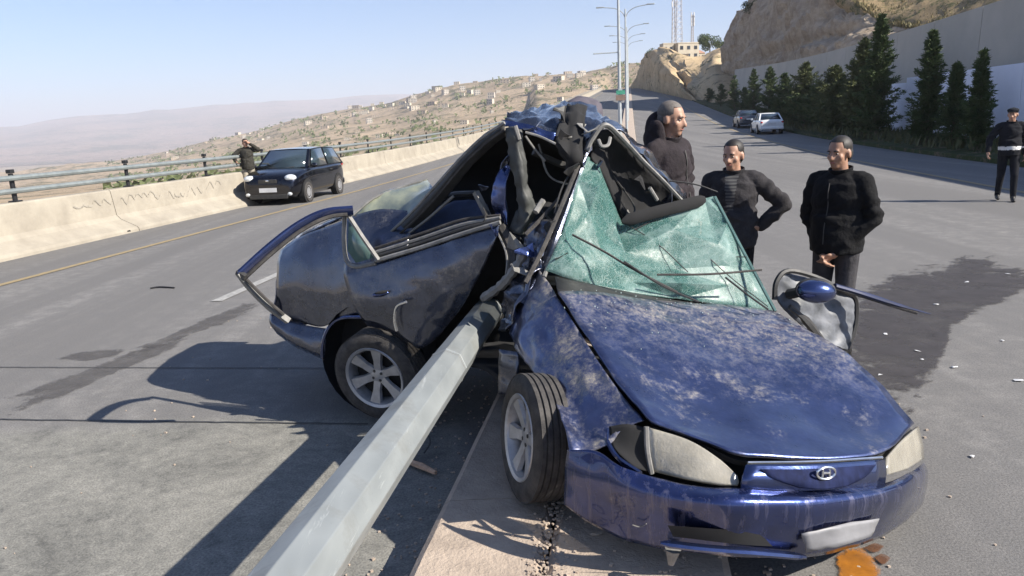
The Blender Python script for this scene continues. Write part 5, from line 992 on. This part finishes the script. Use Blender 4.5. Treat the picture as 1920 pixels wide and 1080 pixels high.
def person(loc, rz, h, label, J=None, jacket=None, trousers=None, skin=None, hair=None, bald=False, shirt=None, headturn=(0, 0), hood=False, belt=None, capm=None, lhand=None, rhand=None, fat=1., stripes=False):
    s = h/1.75; r = empty('person', loc, label, 'person'); r.rotation_euler.z = rz; r.scale = (s, s, s); OFF[r.name] = V((0, 0, 0)); skin = skin or M['skin']; hair = hair or M['hairblack']
    P = dict(pel=(0, .01, .95), wai=(0, .0, 1.08), che=(0, .0, 1.28), nek=(0, .02, 1.47), hed=(0, -.015, 1.625), shL=(.185, .02, 1.415), elL=(.245, .045, 1.135), wrL=(.25, -.035, .895), shR=(-.185, .02, 1.415), elR=(-.245, .045, 1.135), wrR=(-.25, -.035, .895),
             hiL=(.09, .01, .93), knL=(.10, -.02, .50), anL=(.11, .02, .085), hiR=(-.09, .01, .93), knR=(-.10, -.02, .50), anR=(-.11, .02, .085))
    P.update(J or {}); P = {k: V(v) for k, v in P.items()}
    hf = {}; b = MB(); hd = P['hed']; HR = Matrix.Rotation(headturn[0], 3, 'Z') @ Matrix.Rotation(headturn[1], 3, 'X')
    def H_(x, y, z): return hd+HR @ V((x, y, z))
    # torso, neck, limbs
    b.ell(P['che'], (.165*fat, .105*fat, .20), 20, 12); b.ell(P['wai'], (.145*fat, .10*fat, .17), 20, 12); b.ell(P['pel'], (.165*fat, .115*fat, .12), 20, 12)
    cap(b, P['nek']+V((0, .01, -.08)), hd+V((0, .015, -.04)), .062, .056); cap(b, P['shL']+V((-.03, 0, .01)), P['nek']+V((.03, .01, -.03)), .055, .055); cap(b, P['shR']+V((.03, 0, .01)), P['nek']+V((-.03, .01, -.03)), .055, .055)
    for q in 'LR':
        cap(b, P['sh'+q], P['el'+q], .055, .042); cap(b, P['el'+q], P['wr'+q], .043, .029); cap(b, P['hi'+q], P['kn'+q], .097, .068); kn, an = P['kn'+q], P['an'+q]; cap(b, kn, kn.lerp(an, .3)+V((0, .012, 0)), .066, .063); cap(b, kn.lerp(an, .3)+V((0, .012, 0)), an, .063, .050)
        cap(b, an+V((0, .025, -.045)), an+V((0 if q == 'L' else 0, -.14, -.055)), .038, .032); cap(b, an, an+V((0, -.07, -.045)), .038, .036)
        # hand: palm and five fingers curled along the forearm direction
        w = P['wr'+q]; f = (w-P['el'+q]).normalized(); hv = (lhand if q == 'L' else rhand); f = V(hv).normalized() if hv else f; hf[q] = f; sd = V((0, -1, 0))-f*V((0, -1, 0)).dot(f); sd = sd.normalized() if sd.length > .2 else V((0, 0, 1)); inn = f.cross(sd)*(1 if q == 'L' else -1); inn = -inn if inn.x*(1 if q == 'L' else -1) > 0 else inn
        cap(b, w, w+f*.03, .028, .03); 
        for k in range(4):
            o = sd*(.030-.020*k); b0 = w+f*.025+o*.6; m1 = w+f*.085+o; Lg = (.038, .045, .042, .032)[k]; m2 = m1+(f*.9+inn*.35).normalized()*Lg; m3 = m2+(f*.55+inn*.8).normalized()*Lg*.8; cap(b, b0, m1, .016, .0115, 8); cap(b, m1, m2, .0105, .0095, 8); cap(b, m2, m3, .0095, .008, 8)
        t0 = w+f*.025+sd*.018; t1 = t0+(f*.6+sd*.8+inn*.3).normalized()*.045; cap(b, t0, t1, .016, .012, 8); cap(b, t1, t1+(f*.95+inn*.35).normalized()*.035, .0115, .009, 8)
    # head
    b.ell(H_(0, .012, .035), (.074, .092, .088), 20, 14, HR); b.ell(H_(0, -.02, -.03), (.060, .070, .075), 18, 12, HR); b.ell(H_(0, -.055, -.085), (.034, .028, .026), 12, 8, HR); cap(b, H_(0, -.078, .022), H_(0, -.103, -.026), .010, .0155, 10); cap(b, H_(-.012, -.09, -.034), H_(.012, -.09, -.034), .010, .010, 8)
    cap(b, H_(-.032, -.073, .03), H_(.032, -.073, .03), .014, .014, 8); cap(b, H_(-.02, -.078, -.062), H_(.02, -.078, -.062), .009, .009, 8)
    for q in (-1, 1): b.ell(H_(q*.078, .012, -.005), (.012, .022, .034), 10, 8, HR); b.ell(H_(q*.042, -.05, -.02), (.024, .026, .026), 10, 8, HR)
    zone_mats = [skin, trousers, M['shoe'], shirt or jacket]
    wl, wr_ = P['wrL'], P['wrR']
    def sd_(c, p, q, r0):
        p, q = np.array(p), np.array(q); d = q-p; t_ = np.clip(((c-p)@d)/max(1e-9, d@d), 0, 1); return np.linalg.norm(c-(p+t_[:, None]*d), axis=1)-r0
    def zone(c):
        z = np.where(c[:, 2] < P['pel'].z+.06, 1, 3); z[c[:, 2] < .105] = 2
        leg = np.where(c[:, 2] < 1.05, np.minimum(sd_(c, P['hiL'], P['knL'], .072), sd_(c, P['hiR'], P['knR'], .072)), 9.)
        for q in 'LR':
            w, e = P['wr'+q], P['el'+q]; f = hf[q]; near = np.minimum(sd_(c, w-f*.01, w+f*.10, .036), sd_(c, w+f*.08, w+f*.17, .03))
            z[((c-np.array(w))@np.array((w-e).normalized()) > -.03) & (near < np.minimum(leg, .035))] = 0
        z[(c[:, 2] > P['nek'].z-.02) & (np.linalg.norm(c-np.array(hd), axis=1) < .26)] = 0
        return z
    body = remesh('body', b, .0085, zone_mats, zone, r, 3)
    # jacket over the torso and arms
    j = MB(); jf = fat
    j.ell(P['che']+V((0, 0, .01)), (.188*jf, .128*jf, .205), 22, 12); j.ell(P['wai'], (.192*jf, .135*jf, .27), 22, 12); j.lathe([(.10, -.085), (.172*jf, -.075), (.178*jf, .0), (.17*jf, .2), (.1, .24)], P['pel'], basis(V((0, 0, 1)), V((0, 1, 0))), 24); j.ell(P['pel']+V((0, -.0, .01)), (.188*jf, .136*jf, .12), 22, 12)
    for q, sx in (('L', 1), ('R', -1)):
        cap(j, P['sh'+q]+V((-sx*.04, 0, .015)), P['nek']+V((sx*.03, .015, -.05)), .065, .066); sh, el, w = P['sh'+q], P['el'+q], P['wr'+q]; e2 = w+(el-w)*.06
        cap(j, sh, el, .065, .056); cap(j, el, e2, .056, .043)
        for k in range(3): m_ = sh.lerp(el, .35+.25*k); cap(j, m_+V((.01*sx, .012*(k-1), 0)), m_+V((.005, -.01, .02)), .061, .060)
        cap(j, e2.lerp(el, .25), e2.lerp(el, .1), .05, .046)
    for k in range(7):
        a = k*.9; j.ell(P['wai']+V((.10*cos(a)*jf, .07*sin(a)*jf, -.10+.045*k)), (.085, .065, .028), 10, 8, Matrix.Rotation(.5*sin(k*2.), 3, 'Y'))
    j.lathe([(.07, -.055), (.078, .0), (.074, .035), (.058, .03), (.05, -.05)], P['nek']+V((0, .012, .0)), basis(V((0, -.15, 1)), V((0, 1, 0))), 16)
    if hood:
        j.ell(P['nek']+V((0, .075, .02)), (.15, .085, .10), 16, 10); j.ell(P['nek']+V((0, .085, .09)), (.118, .06, .13), 18, 12); j.ell(P['nek']+V((0, .085, .13)), (.10, .05, .08), 18, 12)
        for k in (-1, 1): j.ell(P['nek']+V((k*.10, .03, .06)), (.03, .07, .10), 12, 8)
    jm = [jacket, belt or jacket, shirt or jacket]
    hem = P['pel'].z-.085
    def jz(c):
        z = np.zeros(len(c)); far = (np.linalg.norm(c-np.array(P['wrL']), axis=1) > .12) & (np.linalg.norm(c-np.array(P['wrR']), axis=1) > .12)
        if belt: z[(abs(c[:, 2]-(P['wai'].z-.07)) < .03) & (abs(c[:, 0]) < .25) & far] = 1
        if shirt: z[(c[:, 1] < -.05) & (abs(c[:, 0]) < .05-.11*(P['che'].z+.16-c[:, 2])) & (c[:, 2] > P['che'].z-.10)] = 2
        return z
    jo = remesh('jacket', j, .010, jm, jz, r, 4)
    n_ = len(jo.data.vertices); co = np.empty(n_*3); no = np.empty(n_*3); jo.data.vertices.foreach_get('co', co); jo.data.vertices.foreach_get('normal', no); co = co.reshape(-1, 3); no = no.reshape(-1, 3)
    d_ = np.array([noise.noise((q[0]*9, q[1]*9, q[2]*5))+.6*noise.noise((q[0]*17, q[1]*17, q[2]*17)) for q in co]); f_ = np.array([1-2.2*abs(noise.noise((q[0]*6+q[2]*5, q[1]*6, q[2]*11-q[0]*4))) for q in co]); co = co+no*(d_*.006+f_*.011)[:, None]
    k_ = (co[:, 2] < hem) & (abs(co[:, 0]) < .2); co[k_, 2] = hem+(co[k_, 2]-hem)*.08
    jo.data.vertices.foreach_set('co', co.reshape(-1)); jo.data.update()
    cl = MB(); cl.lathe([(.070, -.03), (.084, .0), (.090, .045), (.084, .048), (.074, .0)], P['nek']+V((0, .008, .0)), basis(V((0, -.2, 1)), V((0, 1, 0))), 18); cl.build('collar', jacket, r)
    if shirt is None and not belt:
        zp = MB(); zs = [V((P['che'].x, 0, z_)) for z_ in (P['nek'].z-.06, P['che'].z+.05, P['che'].z-.05, P['wai'].z, P['pel'].z)]
        for q in zs:
            k_ = (abs(co[:, 0]-q.x) < .012) & (abs(co[:, 2]-q.z) < .03); q.y = (co[k_, 1].min() if k_.any() else -.13)-.002
        zp.tube(curve(zs, 4), .004, 5); zp.build('zip', M['trim'], r)
    # hair, eyes, brows, mouth
    hb = MB()
    if not bald:
        hb.ell(H_(0, .024, .052), (.080, .094, .082), 20, 12, HR); hb.ell(H_(0, .055, .0), (.074, .055, .085), 16, 10, HR)
        ho = hb.build('hair', hair, r); bm = bmesh.new(); bm.from_mesh(ho.data); HRi = HR.transposed()
        kill = [v for v in bm.verts if (lambda l: (l.y < -.045 and l.z < .075) or (l.y < .02 and l.z < -.01))(HRi @ (v.co-hd))]; bmesh.ops.delete(bm, geom=kill, context='VERTS'); bm.to_mesh(ho.data); bm.free()
    else:
        hb.ell(H_(0, .058, -.005), (.071, .056, .05), 18, 10, HR); ho = hb.build('hair', hair, r)
    for q in (-1, 1):
        e = MB(); e.ell(H_(q*.031, -.072, .008), (.0115, .0085, .0058), 10, 8, HR); eo = e.build('eye', M['eyewhite'], r)
        e = MB(); e.ell(H_(q*.031, -.0785, .008), (.0062, .004, .0055), 8, 6, HR); e.build('iris', M['iris'], eo)
        e = MB(); e.tube([H_(q*.016, -.089, .027), H_(q*.032, -.089, .031), H_(q*.048, -.078, .026)], [.004, .005, .003], 6); e.build('eyebrow', hair, r)
    e = MB(); e.tube(curve([H_(-.020, -.084, -.0585), H_(0, -.090, -.056), H_(.020, -.084, -.0585)], 3), [.003, .005, .006, .0065, .006, .005, .003], 6); e.build('mouth', M['lips'], r)
    if capm:
        e = MB(); e.ell(H_(0, .0, .085), (.098, .105, .045), 18, 8, HR); e.lathe([(.09, .05), (.092, .085)], H_(0, .01, 0), HR @ basis(V((0, 0, 1)), V((0, 1, 0))), 18); e.ell(H_(0, -.09, .062), (.065, .05, .008), 14, 6, HR); e.build('cap', capm, r)
    return r
def standing(px, ytop, Y, h, z=None):
    p = at(px, ytop, Y); return V((p.x, p.y, (p.z-h) if z is None else z))
jd = cloth('jacket_charcoal', (.035, .033, .036)); jb = cloth('sweater_black', (.010, .010, .011)); jg = cloth('jacket_taupe', (.028, .023, .026)); tb = cloth('trousers_black', (.012, .012, .013)); tg = cloth('trousers_dark_grey', (.05, .048, .052)); uni = cloth('uniform_black', (.012, .013, .017)); olive = cloth('jacket_dark_olive', (.035, .033, .028)); khaki = cloth('trousers_khaki', (.30, .27, .22))
st_m, t_, p_ = newmat('striped_shirt'); w_ = t_.nodes.new('ShaderNodeTexWave'); w_.bands_direction = 'Z'; w_.inputs['Scale'].default_value = 12; tc_ = t_.nodes.new('ShaderNodeTexCoord'); t_.links.new(tc_.outputs['Object'], w_.inputs[0]); setin(t_, p_, 'Base Color', ramp(t_, w_.outputs[0], [(.4, (.03, .03, .035)), (.6, (.085, .085, .085))])); p_.inputs['Roughness'].default_value = .9
white_belt = mat('belt_white', (.6, .6, .6), .6)
def face(p): return math.atan2(-p.x, -p.y)      # not used for placing; kept for yaw reference
# older man in taupe jacket behind the folded roof, turned to the right
person(standing(1257, 188, 5.55, 1.74, .18), .75, 1.78, 'man in a dark taupe hooded jacket facing right behind the crushed roof', dict(elR=(-.25, .08, 1.14), wrR=(-.22, -.04, .90)), jg, tg, M['skin'], M['hairgrey'], False, None, (.2, .15), True)
person(standing(1376, 256, 5.9, 1.70, 0), -.45, 1.66, 'man in an open charcoal jacket with one hand on his hip beside the broken windscreen', dict(elL=(.395, .10, 1.20), wrL=(.215, .03, 1.03), hed=(0, -.03, 1.62)), jd, tb, M['skin'], M['hairblack'], False, st_m, (-.25, .15), lhand=(-.8, -.5, -.25), fat=1.06)
person(standing(1577, 250, 5.45, 1.68, 0), -.9, 1.66, 'man in a black sweater with hands clasped low in front, beside the torn open door', dict(shL=(.19, .02, 1.41), elL=(.26, .04, 1.13), wrL=(.075, -.13, .885), shR=(-.19, .02, 1.41), elR=(-.26, .04, 1.13), wrR=(-.02, -.16, .87), pel=(.0, .01, .95)), jb, tg, M['skin2'], M['hairblack'], False, None, (-.1, .1), lhand=(-.5, -.35, -.6), rhand=(.5, -.3, -.6), fat=1.1)
person(standing(1900, 204, 14.2, 1.74, 0), -.45, 1.73, 'police officer in black uniform with white belt and cap at the right edge', dict(elR=(-.34, -.02, 1.18), wrR=(-.36, -.14, .95), knL=(.1, -.12, .5), anL=(.11, -.12, .085), anR=(-.11, .16, .10), knR=(-.1, .03, .49)), uni, uni, M['skin'], M['hairblack'], False, None, (-.3, .1), belt=white_belt, capm=uni)
person(V((at(459, 262, 21.6).x, 21.6, .12)), .25, 1.70, 'man in dark jacket by the parapet wall, one hand raised to his head', dict(elL=(.34, -.02, 1.42), wrL=(.13, -.12, 1.60), elR=(-.38, .0, 1.25), wrR=(-.30, -.15, 1.12), hed=(.0, -.02, 1.625)), olive, khaki, M['skin'], M['hairblack'], False, None, (.3, .1), lhand=(-.6, .1, .7))

# ------------------------------------------------------------------ the air: thin haze over the valley
def haze(x0, x1, y0, y1, z0, z1, den):
    b = MB(); b.add([(x0, y0, z0), (x1, y0, z0), (x1, y1, z0), (x0, y1, z0), (x0, y0, z1), (x1, y0, z1), (x1, y1, z1), (x0, y1, z1)], [(0, 3, 2, 1), (4, 5, 6, 7), (0, 1, 5, 4), (1, 2, 6, 5), (2, 3, 7, 6), (3, 0, 4, 7)])
    m = bpy.data.materials.new('haze_air'); m.use_nodes = True; t = m.node_tree; t.nodes.clear(); v = t.nodes.new('ShaderNodeVolumePrincipled'); v.inputs['Color'].default_value = (.92, .92, 1, 1); v.inputs['Density'].default_value = den; v.inputs['Anisotropy'].default_value = 0
    o = t.nodes.new('ShaderNodeOutputMaterial'); t.links.new(v.outputs[0], o.inputs['Volume']); q = b.build('haze', m, smooth=False); tag(q, 'thin pale haze over the valley', None, None, 'stuff')
haze(-16100, 16100, -16100, 16100, -66, 420, .00023)
